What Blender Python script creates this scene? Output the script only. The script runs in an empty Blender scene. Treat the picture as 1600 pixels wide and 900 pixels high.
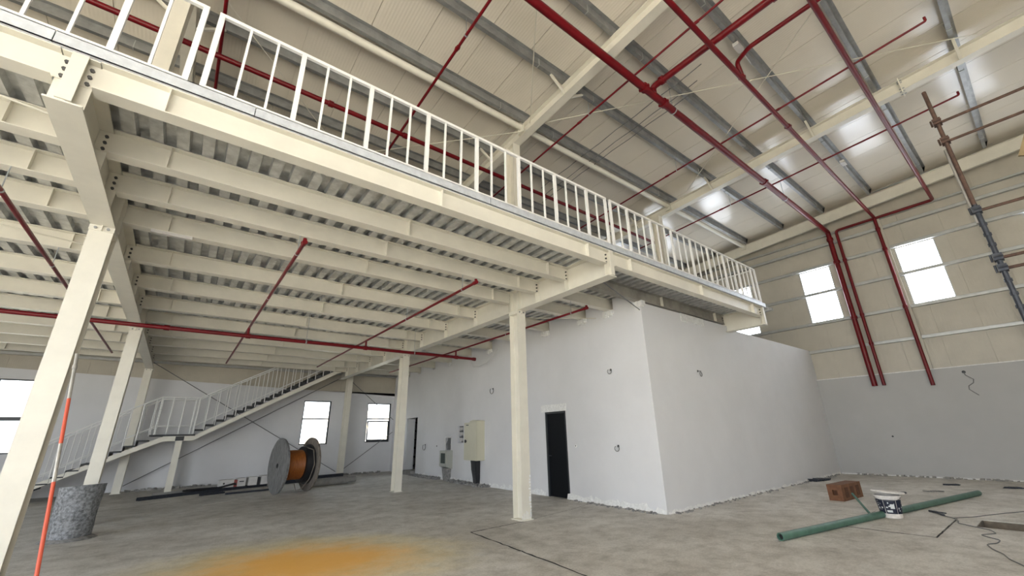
import bpy, bmesh, math, random
from mathutils import Vector, Matrix
random.seed(7)
scene = bpy.context.scene
COL = scene.collection

# ------------------------------------------------------------------ camera
cam_d = bpy.data.cameras.new('camera')
cam = bpy.data.objects.new('camera', cam_d)
COL.objects.link(cam)
cam_d.sensor_width = 36.0
cam_d.lens = 641.096 * 36.0 / 1600.0
cam_d.shift_x = -0.00515
cam_d.shift_y = 0.00146
cam_d.clip_start = 0.05
cam_d.clip_end = 800
cam.matrix_world = Matrix(((0.78700435, -0.1866123, -0.58804762, 0),
                           (-0.61644728, -0.2762305, -0.73735301, 0),
                           (-0.02483755, 0.94280038, -0.33243125, 1.6),
                           (0, 0, 0, 1)))
scene.camera = cam

# ------------------------------------------------------------------ sky and light
world = bpy.data.worlds.new('world')
scene.world = world
world.use_nodes = True
wn = world.node_tree
bg = wn.nodes['Background']
bg.inputs[0].default_value = (0.875, 0.935, 1.0, 1)
bg.inputs[1].default_value = 3.4


def portal(name, loc, rot, sx, sy):
    d = bpy.data.lights.new(name, 'AREA')
    d.shape = 'RECTANGLE'
    d.size, d.size_y = sx, sy
    d.cycles.is_portal = True
    o = bpy.data.objects.new(name, d)
    o.location, o.rotation_euler = loc, rot
    COL.objects.link(o)
    return o


sun_d = bpy.data.lights.new('sun', 'SUN')
sun_d.energy = 19
sun_d.angle = math.radians(2)
sun_d.color = (1.0, 0.985, 0.95)
sun = bpy.data.objects.new('sun', sun_d)
COL.objects.link(sun)
# the sun stands behind the camera and shines in through the big doorway there
sun.rotation_euler = Vector((0.10, 0.74, -0.67)).to_track_quat('-Z', 'Y').to_euler()

scene.view_settings.view_transform = 'Standard'
scene.view_settings.look = 'None'
scene.view_settings.gamma = 1.0
scene.view_settings.use_curve_mapping = False
scene.view_settings.exposure = 1.04
scene.cycles.use_denoising = True
scene.cycles.max_bounces = 8
scene.cycles.diffuse_bounces = 6
scene.cycles.sample_clamp_indirect = 6.0


# ------------------------------------------------------------------ materials
def mat(name, color, rough=0.6, metal=0.0, noise=0.0, nscale=6.0, bump=0.0, bscale=60.0, dark=None, spec=0.5,
        detail=5.0, stretch=None, lo=0.35, hi=0.7):
    m = bpy.data.materials.new(name)
    m.use_nodes = True
    nt = m.node_tree
    b = nt.nodes['Principled BSDF']
    b.inputs['Base Color'].default_value = (*color, 1)
    b.inputs['Roughness'].default_value = rough
    b.inputs['Metallic'].default_value = metal
    b.inputs['Specular IOR Level'].default_value = spec
    tc = nt.nodes.new('ShaderNodeTexCoord')
    src = tc.outputs['Object']
    if stretch:
        mp = nt.nodes.new('ShaderNodeMapping')
        mp.inputs['Scale'].default_value = stretch
        nt.links.new(src, mp.inputs[0])
        src = mp.outputs[0]
    if noise > 0:
        n = nt.nodes.new('ShaderNodeTexNoise')
        n.inputs['Scale'].default_value = nscale
        n.inputs['Detail'].default_value = detail
        n.inputs['Roughness'].default_value = 0.6
        nt.links.new(src, n.inputs['Vector'])
        r = nt.nodes.new('ShaderNodeValToRGB')
        d = dark if dark else tuple(c * (1 - noise) for c in color)
        r.color_ramp.elements[0].color = (*d, 1)
        r.color_ramp.elements[1].color = (*color, 1)
        r.color_ramp.elements[0].position = lo
        r.color_ramp.elements[1].position = hi
        nt.links.new(n.outputs['Fac'], r.inputs[0])
        nt.links.new(r.outputs[0], b.inputs['Base Color'])
    if bump > 0:
        n2 = nt.nodes.new('ShaderNodeTexNoise')
        n2.inputs['Scale'].default_value = bscale
        n2.inputs['Detail'].default_value = 4
        nt.links.new(src, n2.inputs['Vector'])
        bp = nt.nodes.new('ShaderNodeBump')
        bp.inputs['Strength'].default_value = bump
        bp.inputs['Distance'].default_value = 0.01
        nt.links.new(n2.outputs['Fac'], bp.inputs['Height'])
        nt.links.new(bp.outputs[0], b.inputs['Normal'])
    return m


def ribbed(m, axis, pitch, strength=0.4, dist=0.006):
    """fine relief: shallow rolled lines of a sandwich panel"""
    nt = m.node_tree
    b = nt.nodes['Principled BSDF']
    tc = nt.nodes.new('ShaderNodeTexCoord')
    w = nt.nodes.new('ShaderNodeTexWave')
    w.wave_type = 'BANDS'
    w.bands_direction = axis
    w.inputs['Scale'].default_value = 2 * math.pi / pitch / 20.0
    nt.links.new(tc.outputs['Object'], w.inputs['Vector'])
    bp = nt.nodes.new('ShaderNodeBump')
    bp.inputs['Strength'].default_value = strength
    bp.inputs['Distance'].default_value = dist
    nt.links.new(w.outputs['Fac'], bp.inputs['Height'])
    nt.links.new(bp.outputs[0], b.inputs['Normal'])
    return m


M = {}
M['steel'] = mat('cream_steel_paint', (0.745, 0.715, 0.625), 0.42, 0, 0.10, 2.5, 0.05, 90)
M['steel_dusty'] = mat('cement_dusted_steel', (0.40, 0.385, 0.345), 0.8, 0, 0.35, 3)
M['galv'] = mat('galvanised_steel', (0.50, 0.53, 0.55), 0.42, 0.55, 0.35, 9, 0, 1)
M['deckgalv'] = mat('deck_galvanised', (0.66, 0.67, 0.66), 0.36, 0.35, 0.35, 8, 0, 1)
M['purlin'] = mat('purlin_galvanised', (0.335, 0.34, 0.335), 0.42, 0.4, 0.3, 4, 0, 1)
M['channel'] = mat('edge_channel_zinc', (0.66, 0.70, 0.76), 0.4, 0.25, 0.18, 14, 0, 1)
M['white'] = mat('white_rail_paint', (0.84, 0.84, 0.83), 0.4, 0, 0.05, 12)
M['red'] = mat('red_pipe_paint', (0.150, 0.003, 0.007), 0.36, 0, 0.2, 5, spec=0.35)
M['orange'] = mat('red_primer', (0.62, 0.10, 0.05), 0.55)
M['roof'] = mat('roof_panel_cream', (0.72, 0.665, 0.57), 0.17, 0, 0.05, 0.8)
M['clad'] = ribbed(mat('wall_panel_cream', (0.52, 0.49, 0.42), 0.5, 0, 0.10, 2.0), 'Y', 0.05, 0.25)
M['cladb'] = ribbed(mat('wall_panel_tan', (0.50, 0.46, 0.38), 0.5, 0, 0.10, 2.0), 'X', 0.05, 0.25)
M['girt'] = mat('girt_galvanised', (0.52, 0.53, 0.52), 0.4, 0.4, 0.15, 5)
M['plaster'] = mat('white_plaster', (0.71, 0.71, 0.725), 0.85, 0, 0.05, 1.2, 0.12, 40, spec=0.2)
M['plaster_grey'] = mat('darker_plaster', (0.455, 0.455, 0.45), 0.85, 0, 0.05, 1.2, 0.12, 40, spec=0.2)  # same plaster in a darker even colour, end wall only
M['plaster_raw'] = mat('rough_plaster', (0.88, 0.88, 0.87), 0.9, 0, 0.2, 18, 0.5, 30, spec=0.2)
M['rubble'] = mat('mortar_rubble', (0.36, 0.35, 0.34), 0.95, 0, 0.5, 14, 0.6, 30)
M['conc'] = mat('cast_concrete', (0.36, 0.35, 0.33), 0.9, 0, 0.3, 4, 0.3, 40)
M['soil'] = mat('brown_soil', (0.20, 0.17, 0.135), 0.95, 0, 0.35, 9, 0.5, 25)  # brown earth colour for the pit walls and bottom
M['slab'] = mat('slab_concrete', (0.44, 0.42, 0.385), 0.85, 0, 0.25, 3, 0.2, 30)
M['dark'] = mat('dark_gap', (0.02, 0.02, 0.02), 0.9)
M['black'] = mat('black_pvc', (0.018, 0.018, 0.02), 0.45)
M['door'] = mat('black_door_leaf', (0.005, 0.006, 0.008), 0.3, spec=0.25)
M['frame'] = mat('dark_window_frame', (0.035, 0.04, 0.045), 0.4)
M['tread'] = mat('stair_tread_steel', (0.05, 0.052, 0.055), 0.6, 0.3)
M['cabinet'] = mat('cabinet_cream', (0.56, 0.54, 0.42), 0.45, 0, 0.04, 3)
M['meter'] = mat('meter_grey', (0.40, 0.41, 0.37), 0.5)
M['screen'] = mat('meter_glass', (0.05, 0.07, 0.06), 0.2)
M['cable'] = mat('grey_cable', (0.16, 0.16, 0.16), 0.55)
M['whitecable'] = mat('white_cable', (0.6, 0.6, 0.6), 0.5)
M['orangecable'] = mat('orange_wound_cable', (0.44, 0.14, 0.028), 0.4, 0, 0.35, 8, 0.4, 30, stretch=(6, 1, 1))
M['wood'] = mat('weathered_grey_wood', (0.27, 0.27, 0.27), 0.9, 0, 0.5, 5, 0.4, 30, stretch=(1, 6, 1))
M['woodbrown'] = mat('weathered_brown_wood', (0.27, 0.235, 0.20), 0.9, 0, 0.45, 5, 0.4, 30, stretch=(1, 6, 1))
M['drum'] = mat('cement_crusted_sheet', (0.30, 0.31, 0.325), 0.85, 0, 0.68, 22, 0.9, 20, lo=0.34, hi=0.64)
M['brick'] = mat('brown_clay', (0.22, 0.10, 0.05), 0.8, 0, 0.35, 9, 0.3, 50)
M['brickdark'] = mat('brown_clay_dark', (0.13, 0.055, 0.028), 0.85, 0, 0.35, 12)
M['brickhole'] = mat('burnt_clay', (0.05, 0.02, 0.012), 0.9)
M['green'] = mat('green_pvc', (0.085, 0.185, 0.14), 0.45, 0, 0.3, 7)
M['bucketw'] = mat('dirty_white_plastic', (0.82, 0.78, 0.74), 0.5, 0, 0.25, 14)
M['label'] = mat('navy_print', (0.012, 0.017, 0.035), 0.5)
M['labelw'] = mat('pale_print', (0.62, 0.64, 0.64), 0.5)
M['boxw'] = mat('white_carton', (0.62, 0.60, 0.58), 0.7, 0, 0.12, 10)
M['boxr'] = mat('red_carton_print', (0.30, 0.07, 0.06), 0.7)
M['rust'] = mat('rusty_tube', (0.13, 0.075, 0.055), 0.75, 0.2, 0.5, 18)
M['tubeblk'] = mat('blackened_tube', (0.055, 0.062, 0.078), 0.5, 0.4, 0.4, 16)
M['tubepale'] = mat('pale_tube', (0.50, 0.48, 0.44), 0.4, 0.4, 0.3, 12)
M['plank'] = mat('yellow_plank', (0.30, 0.22, 0.115), 0.75, 0, 0.25, 5, stretch=(1, 6, 1))
M['bolt'] = mat('bolt_zinc', (0.34, 0.35, 0.35), 0.4, 0.6)
M['boltdark'] = mat('bolt_dark', (0.10, 0.10, 0.10), 0.5, 0.4)
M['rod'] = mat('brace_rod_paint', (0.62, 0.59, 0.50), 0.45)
M['rodshaded'] = mat('brace_rod_shaded', (0.15, 0.155, 0.165), 0.5, 0.2)  # darker copy of the rod colour with the shade painted in
M['earth'] = mat('pale_earth', (0.52, 0.47, 0.38), 0.95, 0, 0.25, 0.6)
M['shrub'] = mat('yellow_green_leaves', (0.26, 0.27, 0.035), 0.8, 0, 0.5, 3)
M['farwall'] = mat('far_house_wall', (0.62, 0.52, 0.40), 0.9)
M['farorange'] = mat('far_ochre_wall', (0.62, 0.36, 0.10), 0.9)
M['farglass'] = mat('far_house_glass', (0.16, 0.16, 0.17), 0.3)

# translucent daylight sheet in the wall: its emission stands in for the sky behind it
m = bpy.data.materials.new('translucent_sheet')
m.use_nodes = True
nt = m.node_tree
for n in list(nt.nodes):
    nt.nodes.remove(n)
out = nt.nodes.new('ShaderNodeOutputMaterial')
em = nt.nodes.new('ShaderNodeEmission')
em.inputs[0].default_value = (0.86, 0.92, 1.0, 1)
em.inputs[1].default_value = 2.6
tc = nt.nodes.new('ShaderNodeTexCoord')
wv = nt.nodes.new('ShaderNodeTexWave')
wv.bands_direction = 'Y'
wv.inputs['Scale'].default_value = 3.4
nt.links.new(tc.outputs['Object'], wv.inputs['Vector'])
rp = nt.nodes.new('ShaderNodeMapRange')
rp.inputs[3].default_value = 5.0
rp.inputs[4].default_value = 7.0
nt.links.new(wv.outputs['Fac'], rp.inputs[0])
nt.links.new(rp.outputs[0], em.inputs[1])
nt.links.new(em.outputs[0], out.inputs[0])
M['sheet'] = m

# window glass: thin pane
m = bpy.data.materials.new('window_glass')
m.use_nodes = True
nt = m.node_tree
for n in list(nt.nodes):
    nt.nodes.remove(n)
out = nt.nodes.new('ShaderNodeOutputMaterial')
tr = nt.nodes.new('ShaderNodeBsdfTransparent')
tr.inputs[0].default_value = (0.93, 0.95, 0.95, 1)
gl = nt.nodes.new('ShaderNodeBsdfGlossy')
gl.inputs['Roughness'].default_value = 0.03
fr = nt.nodes.new('ShaderNodeFresnel')
mx = nt.nodes.new('ShaderNodeMixShader')
nt.links.new(fr.outputs[0], mx.inputs[0])
nt.links.new(tr.outputs[0], mx.inputs[1])
nt.links.new(gl.outputs[0], mx.inputs[2])
nt.links.new(mx.outputs[0], out.inputs[0])
M['glass'] = m


def floor_material():
    m = bpy.data.materials.new('floor_concrete')
    m.use_nodes = True
    nt = m.node_tree
    b = nt.nodes['Principled BSDF']
    b.inputs['Roughness'].default_value = 0.75
    b.inputs['Specular IOR Level'].default_value = 0.35
    tc = nt.nodes.new('ShaderNodeTexCoord')

    def noise(scale, detail=6, rough=0.6):
        n = nt.nodes.new('ShaderNodeTexNoise')
        n.inputs['Scale'].default_value = scale
        n.inputs['Detail'].default_value = detail
        n.inputs['Roughness'].default_value = rough
        nt.links.new(tc.outputs['Object'], n.inputs['Vector'])
        return n

    def ramp(src, c0, c1, p0, p1):
        r = nt.nodes.new('ShaderNodeValToRGB')
        r.color_ramp.elements[0].color = (*c0, 1)
        r.color_ramp.elements[1].color = (*c1, 1)
        r.color_ramp.elements[0].position = p0
        r.color_ramp.elements[1].position = p1
        nt.links.new(src, r.inputs[0])
        return r

    base = ramp(noise(0.55, 8, 0.65).outputs['Fac'], (0.50, 0.475, 0.435), (0.69, 0.67, 0.635), 0.34, 0.66)
    spots = ramp(noise(2.6, 8, 0.75).outputs['Fac'], (0.66, 0.645, 0.62), (1.06, 1.06, 1.06), 0.30, 0.56)
    fine = ramp(noise(34, 4, 0.7).outputs['Fac'], (0.80, 0.80, 0.79), (1.09, 1.09, 1.09), 0.3, 0.7)
    mul1 = nt.nodes.new('ShaderNodeMixRGB')
    mul1.blend_type = 'MULTIPLY'
    mul1.inputs[0].default_value = 1
    nt.links.new(base.outputs[0], mul1.inputs[1])
    nt.links.new(spots.outputs[0], mul1.inputs[2])
    mul2 = nt.nodes.new('ShaderNodeMixRGB')
    mul2.blend_type = 'MULTIPLY'
    mul2.inputs[0].default_value = 1
    nt.links.new(mul1.outputs[0], mul2.inputs[1])
    nt.links.new(fine.outputs[0], mul2.inputs[2])
    # orange-yellow lens flare glow painted into the slab colour, ragged outline
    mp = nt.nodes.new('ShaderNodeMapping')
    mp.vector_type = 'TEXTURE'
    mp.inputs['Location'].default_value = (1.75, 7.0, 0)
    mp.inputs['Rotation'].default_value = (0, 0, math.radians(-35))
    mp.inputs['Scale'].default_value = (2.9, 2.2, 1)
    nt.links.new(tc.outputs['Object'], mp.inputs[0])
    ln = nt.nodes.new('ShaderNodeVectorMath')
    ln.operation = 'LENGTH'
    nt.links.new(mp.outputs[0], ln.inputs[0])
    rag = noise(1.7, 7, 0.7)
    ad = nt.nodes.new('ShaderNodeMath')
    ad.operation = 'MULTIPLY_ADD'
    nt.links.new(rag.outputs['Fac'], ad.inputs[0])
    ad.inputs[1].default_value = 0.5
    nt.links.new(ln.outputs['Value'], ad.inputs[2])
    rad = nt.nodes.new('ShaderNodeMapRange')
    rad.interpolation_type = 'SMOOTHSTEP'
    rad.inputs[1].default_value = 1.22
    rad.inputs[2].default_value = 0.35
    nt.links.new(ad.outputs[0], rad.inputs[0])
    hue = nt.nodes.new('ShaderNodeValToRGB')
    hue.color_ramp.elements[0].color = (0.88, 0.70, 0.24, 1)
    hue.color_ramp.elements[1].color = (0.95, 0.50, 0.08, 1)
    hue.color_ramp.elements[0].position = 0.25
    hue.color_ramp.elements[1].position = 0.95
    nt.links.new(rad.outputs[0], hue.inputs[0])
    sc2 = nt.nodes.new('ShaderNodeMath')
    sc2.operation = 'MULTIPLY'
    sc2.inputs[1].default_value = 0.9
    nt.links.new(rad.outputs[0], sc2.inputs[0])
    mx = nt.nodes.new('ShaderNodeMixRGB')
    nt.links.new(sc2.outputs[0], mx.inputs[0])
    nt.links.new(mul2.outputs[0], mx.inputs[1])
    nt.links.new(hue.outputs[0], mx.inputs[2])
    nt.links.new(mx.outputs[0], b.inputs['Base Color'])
    bp = nt.nodes.new('ShaderNodeBump')
    bp.inputs['Strength'].default_value = 0.25
    bp.inputs['Distance'].default_value = 0.01
    nt.links.new(noise(14, 6).outputs['Fac'], bp.inputs['Height'])
    nt.links.new(bp.outputs[0], b.inputs['Normal'])
    return m


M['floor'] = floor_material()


# ------------------------------------------------------------------ mesh builder
class MB:
    def __init__(self):
        self.v, self.f = [], []

    def add(self, vs, fs):
        o = len(self.v)
        self.v += [tuple(p) for p in vs]
        self.f += [tuple(i + o for i in f) for f in fs]
        return self

    def box(self, x0, x1, y0, y1, z0, z1):
        return self.add([(x0, y0, z0), (x1, y0, z0), (x1, y1, z0), (x0, y1, z0),
                         (x0, y0, z1), (x1, y0, z1), (x1, y1, z1), (x0, y1, z1)],
                        [(3, 2, 1, 0), (4, 5, 6, 7), (0, 1, 5, 4), (1, 2, 6, 5), (2, 3, 7, 6), (3, 0, 4, 7)])

    def sweep(self, prof, p0, p1, up=(0, 0, 1), side=None):
        """closed profile (a, b): a along side, b along up, from p0 to p1"""
        p0, p1, up = Vector(p0), Vector(p1), Vector(up)
        d = (p1 - p0).normalized()
        s = Vector(side) if side else d.cross(up).normalized()
        u = s.cross(d).normalized() if not side else up
        n = len(prof)
        vs = [p + s * a + u * b for p in (p0, p1) for a, b in prof]
        fs = [(i, (i + 1) % n, n + (i + 1) % n, n + i) for i in range(n)]
        return self.add(vs, fs + [tuple(range(n - 1, -1, -1)), tuple(range(n, 2 * n))])

    def ibeam(self, p0, p1, h, w, tf=0.014, tw=0.010, up=(0, 0, 1)):
        """I section, p0-p1 along the centre line"""
        a, b, c = w / 2, h / 2, tw / 2
        prof = [(-a, -b), (a, -b), (a, -b + tf), (c, -b + tf), (c, b - tf), (a, b - tf), (a, b), (-a, b), (-a, b - tf),
                (-c, b - tf), (-c, -b + tf), (-a, -b + tf)]
        return self.sweep(prof, p0, p1, up)

    def bar(self, p0, p1, w, h, up=(0, 0, 1)):
        return self.sweep([(-w / 2, -h / 2), (w / 2, -h / 2), (w / 2, h / 2), (-w / 2, h / 2)], p0, p1, up)

    def cyl(self, p0, p1, r0, r1=None, n=12, cap=True):
        r1 = r0 if r1 is None else r1
        p0, p1 = Vector(p0), Vector(p1)
        d = (p1 - p0).normalized()
        s = d.cross(Vector((0, 0, 1)) if abs(d.z) < 0.9 else Vector((1, 0, 0))).normalized()
        u = s.cross(d)
        vs = [p + (s * math.cos(2 * math.pi * i / n) + u * math.sin(2 * math.pi * i / n)) * r
              for p, r in ((p0, r0), (p1, r1)) for i in range(n)]
        fs = [(i, (i + 1) % n, n + (i + 1) % n, n + i) for i in range(n)]
        if cap:
            fs += [tuple(range(n - 1, -1, -1)), tuple(range(n, 2 * n))]
        return self.add(vs, fs)

    def tube(self, pts, r, n=10, bend=0.0, closed_ends=True):
        """swept round tube through points, corners rounded by bend"""
        P = [Vector(p) for p in pts]
        if bend > 0:
            Q = [P[0]]
            for i in range(1, len(P) - 1):
                a, b = (P[i - 1] - P[i]), (P[i + 1] - P[i])
                t = min(bend, a.length * 0.45, b.length * 0.45)
                s, e = P[i] + a.normalized() * t, P[i] + b.normalized() * t
                for k in range(6):
                    w = k / 5
                    Q.append(s * (1 - w) ** 2 + P[i] * 2 * w * (1 - w) + e * w * w)
            Q.append(P[-1])
            P = Q
        rings = []
        nrm = None
        for i, p in enumerate(P):
            d = (P[min(i + 1, len(P) - 1)] - P[max(i - 1, 0)]).normalized()
            if nrm is None:
                nrm = d.cross(Vector((0, 0, 1)) if abs(d.z) < 0.9 else Vector((1, 0, 0))).normalized()
            nrm = (nrm - d * nrm.dot(d)).normalized()
            u = d.cross(nrm)
            rings.append([p + (nrm * math.cos(2 * math.pi * k / n) + u * math.sin(2 * math.pi * k / n)) * r
                          for k in range(n)])
        vs = [q for ring in rings for q in ring]
        fs = [(i * n + k, i * n + (k + 1) % n, (i + 1) * n + (k + 1) % n, (i + 1) * n + k)
              for i in range(len(P) - 1) for k in range(n)]
        if closed_ends:
            fs += [tuple(range(n - 1, -1, -1)), tuple(range((len(P) - 1) * n, len(P) * n))]
        return self.add(vs, fs)

    def ring(self, c, axis, r_in, r_out, t, n=24):
        """annular disc of thickness t centred on c"""
        c, d = Vector(c), Vector(axis).normalized()
        s = d.cross(Vector((0, 0, 1)) if abs(d.z) < 0.9 else Vector((1, 0, 0))).normalized()
        u = s.cross(d)
        vs = []
        for off in (-t / 2, t / 2):
            for r in (r_in, r_out):
                vs += [c + d * off + (s * math.cos(2 * math.pi * i / n) + u * math.sin(2 * math.pi * i / n)) * r
                       for i in range(n)]
        fs = []
        for i in range(n):
            j = (i + 1) % n
            fs += [(i, j, n + j, n + i), (2 * n + i, 3 * n + i, 3 * n + j, 2 * n + j),
                   (n + i, n + j, 3 * n + j, 3 * n + i), (i, 2 * n + i, 2 * n + j, j)]
        return self.add(vs, fs)

    def lathe(self, prof, c=(0, 0, 0), n=24):
        c = Vector(c)
        vs = [c + Vector((r * math.cos(2 * math.pi * i / n), r * math.sin(2 * math.pi * i / n), z))
              for r, z in prof for i in range(n)]
        fs = [(k * n + i, k * n + (i + 1) % n, (k + 1) * n + (i + 1) % n, (k + 1) * n + i)
              for k in range(len(prof) - 1) for i in range(n)]
        return self.add(vs, fs)

    def cells(self, us, vs, keep, fn, t):
        """solid sheet from the kept cells of a grid; fn(u, v, w) places it, w from 0 to t"""
        us, vs = sorted(set(us)), sorted(set(vs))
        K = {(i, j): keep((us[i] + us[i + 1]) / 2, (vs[j] + vs[j + 1]) / 2)
             for i in range(len(us) - 1) for j in range(len(vs) - 1)}
        idx = {}

        def V(i, j, w):
            k = (i, j, w)
            if k not in idx:
                idx[k] = len(self.v)
                self.v.append(tuple(fn(us[i], vs[j], w)))
            return idx[k]
        for (i, j), k in K.items():
            if not k:
                continue
            q = [(i, j), (i + 1, j), (i + 1, j + 1), (i, j + 1)]
            self.f.append(tuple(V(a, b, 0) for a, b in q))
            self.f.append(tuple(V(a, b, t) for a, b in reversed(q)))
            for e, (di, dj) in enumerate(((0, -1), (1, 0), (0, 1), (-1, 0))):
                if not K.get((i + di, j + dj)):
                    a, b = q[e], q[(e + 1) % 4]
                    self.f.append((V(*a, 0), V(*a, t), V(*b, t), V(*b, 0)))
        return self

    def mesh(self, name, m, smooth=None, fix=True):
        me = bpy.data.meshes.new(name)
        me.from_pydata(self.v, [], self.f)
        if fix:
            bm = bmesh.new()
            bm.from_mesh(me)
            bmesh.ops.recalc_face_normals(bm, faces=bm.faces)
            bm.to_mesh(me)
            bm.free()
        if smooth:
            me.polygons.foreach_set('use_smooth', [True] * len(me.polygons))
            me.set_sharp_from_angle(angle=math.radians(smooth))
        me.materials.append(M[m] if isinstance(m, str) else m)
        me.update()
        return me


def obj(name, mb, m, parent=None, smooth=None, loc=None, rotz=None):
    me = mb.mesh(name, m, smooth) if isinstance(mb, MB) else mb
    o = bpy.data.objects.new(name, me)
    COL.objects.link(o)
    if loc:
        o.location = loc
    if rotz:
        o.rotation_euler = (0, 0, rotz)
    if parent:
        o.parent = parent
    return o


def tag(o, label, cat, group=None):
    o['label'] = label
    o['category'] = cat
    if group:
        o['group'] = group
    return o


def thing(name, label, cat, loc=(0, 0, 0), rotz=0, group=None):
    o = bpy.data.objects.new(name, None)
    o.empty_display_size = 0.2
    COL.objects.link(o)
    o.location = loc
    o.rotation_euler = (0, 0, rotz)
    return tag(o, label, cat, group)


def struct(name, mb=None, m=None, smooth=None):
    if mb is None:
        o = bpy.data.objects.new(name, None)
        COL.objects.link(o)
    else:
        o = obj(name, mb, m, smooth=smooth)
    o['kind'] = 'structure'
    return o


def stuff(o):
    o['kind'] = 'stuff'
    return o


# ------------------------------------------------------------------ setting: floor
ROOF0, SLOPE = 9.86, 0.055
XL, XR, YF, YB = -13.0, 19.3, -9.0, 21.75


def zr(y):
    return ROOF0 - SLOPE * y


pit = (10.49, 11.28, -0.6, 1.385)
slabc = (9.16, 11.12, 1.68, 2.80)


def floor_keep(x, y):
    for a, b, c, d in (pit, (slabc[0] - .022, slabc[1] + .022, slabc[2] - .022, slabc[3] + .022)):
        if a < x < b and c < y < d:
            return False
    return True


fl = MB().cells([XL, XR, pit[0], pit[1], slabc[0] - .022, slabc[1] + .022], [YF, YB, pit[2], pit[3], slabc[2] - .022, slabc[3] + .022],
                floor_keep, lambda u, v, w: (u, v, -w), 0.28)
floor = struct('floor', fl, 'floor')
obj('floor_base', MB().box(8.5, 12, -1.5, 3.5, -0.34, -0.27), 'conc', floor)
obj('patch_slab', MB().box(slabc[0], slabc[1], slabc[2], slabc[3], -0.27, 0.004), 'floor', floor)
obj('joint_filler', MB().box(slabc[0] - .02, slabc[1] + .02, slabc[2] - .02, slabc[3] + .02, -0.27, -0.012), 'dark', floor)
pl_ = MB().box(pit[0], pit[0] + .01, pit[2], pit[3], -.27, -.012).box(pit[1] - .01, pit[1], pit[2], pit[3], -.27, -.012).box(pit[0], pit[1], pit[3] - .01, pit[3], -.27, -.012)
obj('pit_lining', pl_, 'soil', floor)
obj('pit_bottom', MB().box(pit[0], pit[1], pit[2], pit[3], -.275, -.262), 'soil', floor)


def crack(pts, w, seed):
    rnd = random.Random(seed)
    L, R = [], []
    for (x0, y0), (x1, y1) in zip(pts[:-1], pts[1:]):
        d = Vector((x1 - x0, y1 - y0)).normalized()
        s = Vector((-d.y, d.x))
        n = max(3, int(Vector((x1 - x0, y1 - y0)).length / 0.12))
        for i in range(n + 1):
            p = Vector((x0, y0)).lerp(Vector((x1, y1)), i / n) + s * rnd.uniform(-.012, .012)
            ww = w * rnd.uniform(.35, 1)
            L.append((p.x + s.x * ww, p.y + s.y * ww, 0.0025))
            R.append((p.x - s.x * ww, p.y - s.y * ww, 0.0025))
    n = len(L)
    return MB().add(L + R, [(i, i + 1, n + i + 1, n + i) for i in range(n - 1)])


for k, (pts, w) in enumerate([([(5.6, 7.02), (4.37, 6.97), (4.25, 5.4), (4.12, 4.0)], .02),
                              ([(5.95, 7.1), (7.2, 7.3), (8.1, 7.55)], .009),
                              ([(9.15, 2.85), (9.15, 2.2), (9.17, 1.66)], .042),
                              ([(9.18, 1.67), (11.12, 1.69)], .016),
                              ([(9.15, 2.85), (8.95, 2.9), (8.9, 3.0)], .03),
                              ([(11.14, 1.7), (11.6, 2.05)], .010)]):
    obj('crack', crack(pts, w, k), 'dark', floor)

# ------------------------------------------------------------------ setting: wall at the far end (plane x = 18.9)
WX = 18.9
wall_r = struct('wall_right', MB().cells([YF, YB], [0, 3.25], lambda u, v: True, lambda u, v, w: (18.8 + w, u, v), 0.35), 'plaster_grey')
obj('plaster_ledge', MB().box(18.78, 18.9, YF, 5.5, 3.235, 3.262), 'plaster_raw', wall_r)
WINS = [(4.1, 5.1), (1.1, 2.08), (7.05, 8.1), (-1.9, -0.93), (10.1, 11.1), (13.1, 14.1), (-4.9, -3.9)]
WZ0, WZ1 = 5.385, 7.48
y = 4.73 - 0.99 * 14
joints = []
while y < YB + 1:
    joints.append(y)
    y += 0.99
for a, b in zip(joints[:-1], joints[1:]):
    zt = zr((a + b) / 2) + 0.05
    a2, b2 = max(a, YF) + .0015, min(b, YB) - .0015
    if b2 - a2 < .1:
        continue
    cuts = [(max(a2, w0), min(b2, w1)) for w0, w1 in WINS if w1 > a2 and w0 < b2]

    def keep(u, v, cuts=cuts):
        return not (WZ0 < v < WZ1 and any(c0 < u < c1 for c0, c1 in cuts))
    us = [a2, b2] + [c for cc in cuts for c in cc]
    obj('cladding_panel', MB().cells(us, [3.25, WZ0, WZ1, zt], keep, lambda u, v, w: (WX + w, u, v), 0.06), 'clad', wall_r)
us = [YF, YB] + [q for w in WINS for q in w]
obj('light_stop_sheet', MB().cells(us, [3.0, WZ0, WZ1, 10.4], lambda u, v: not (WZ0 < v < WZ1 and any(a < u < b for a, b in WINS)),
    lambda u, v, w: (WX + .062 + w, u, v), .02), 'clad', wall_r)  # unseen backing added so no light leaks through the panel joints
for k, (w0, w1) in enumerate(WINS):
    win = struct('window_%d' % (k + 4))
    parts = [(w0, w1)] if k != 0 else [(w0, 4.722), (4.738, w1)]
    for s0, s1 in parts:
        obj('translucent_sheet', MB().box(WX + .02, WX + .03, s0 + .004, s1 - .004, WZ0, WZ1), 'sheet', win)
    fr = MB()
    fr.box(WX - .012, WX + .03, w0 - .03, w0, WZ0 - .03, WZ1 + .03).box(WX - .012, WX + .03, w1, w1 + .03, WZ0 - .03, WZ1 + .03)
    obj('flashing_frame', fr, 'girt', win)
CG = [(0, 0), (.055, 0), (.055, .004), (.004, .004), (.004, .176), (.055, .176), (.055, .18), (0, .18)]
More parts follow.
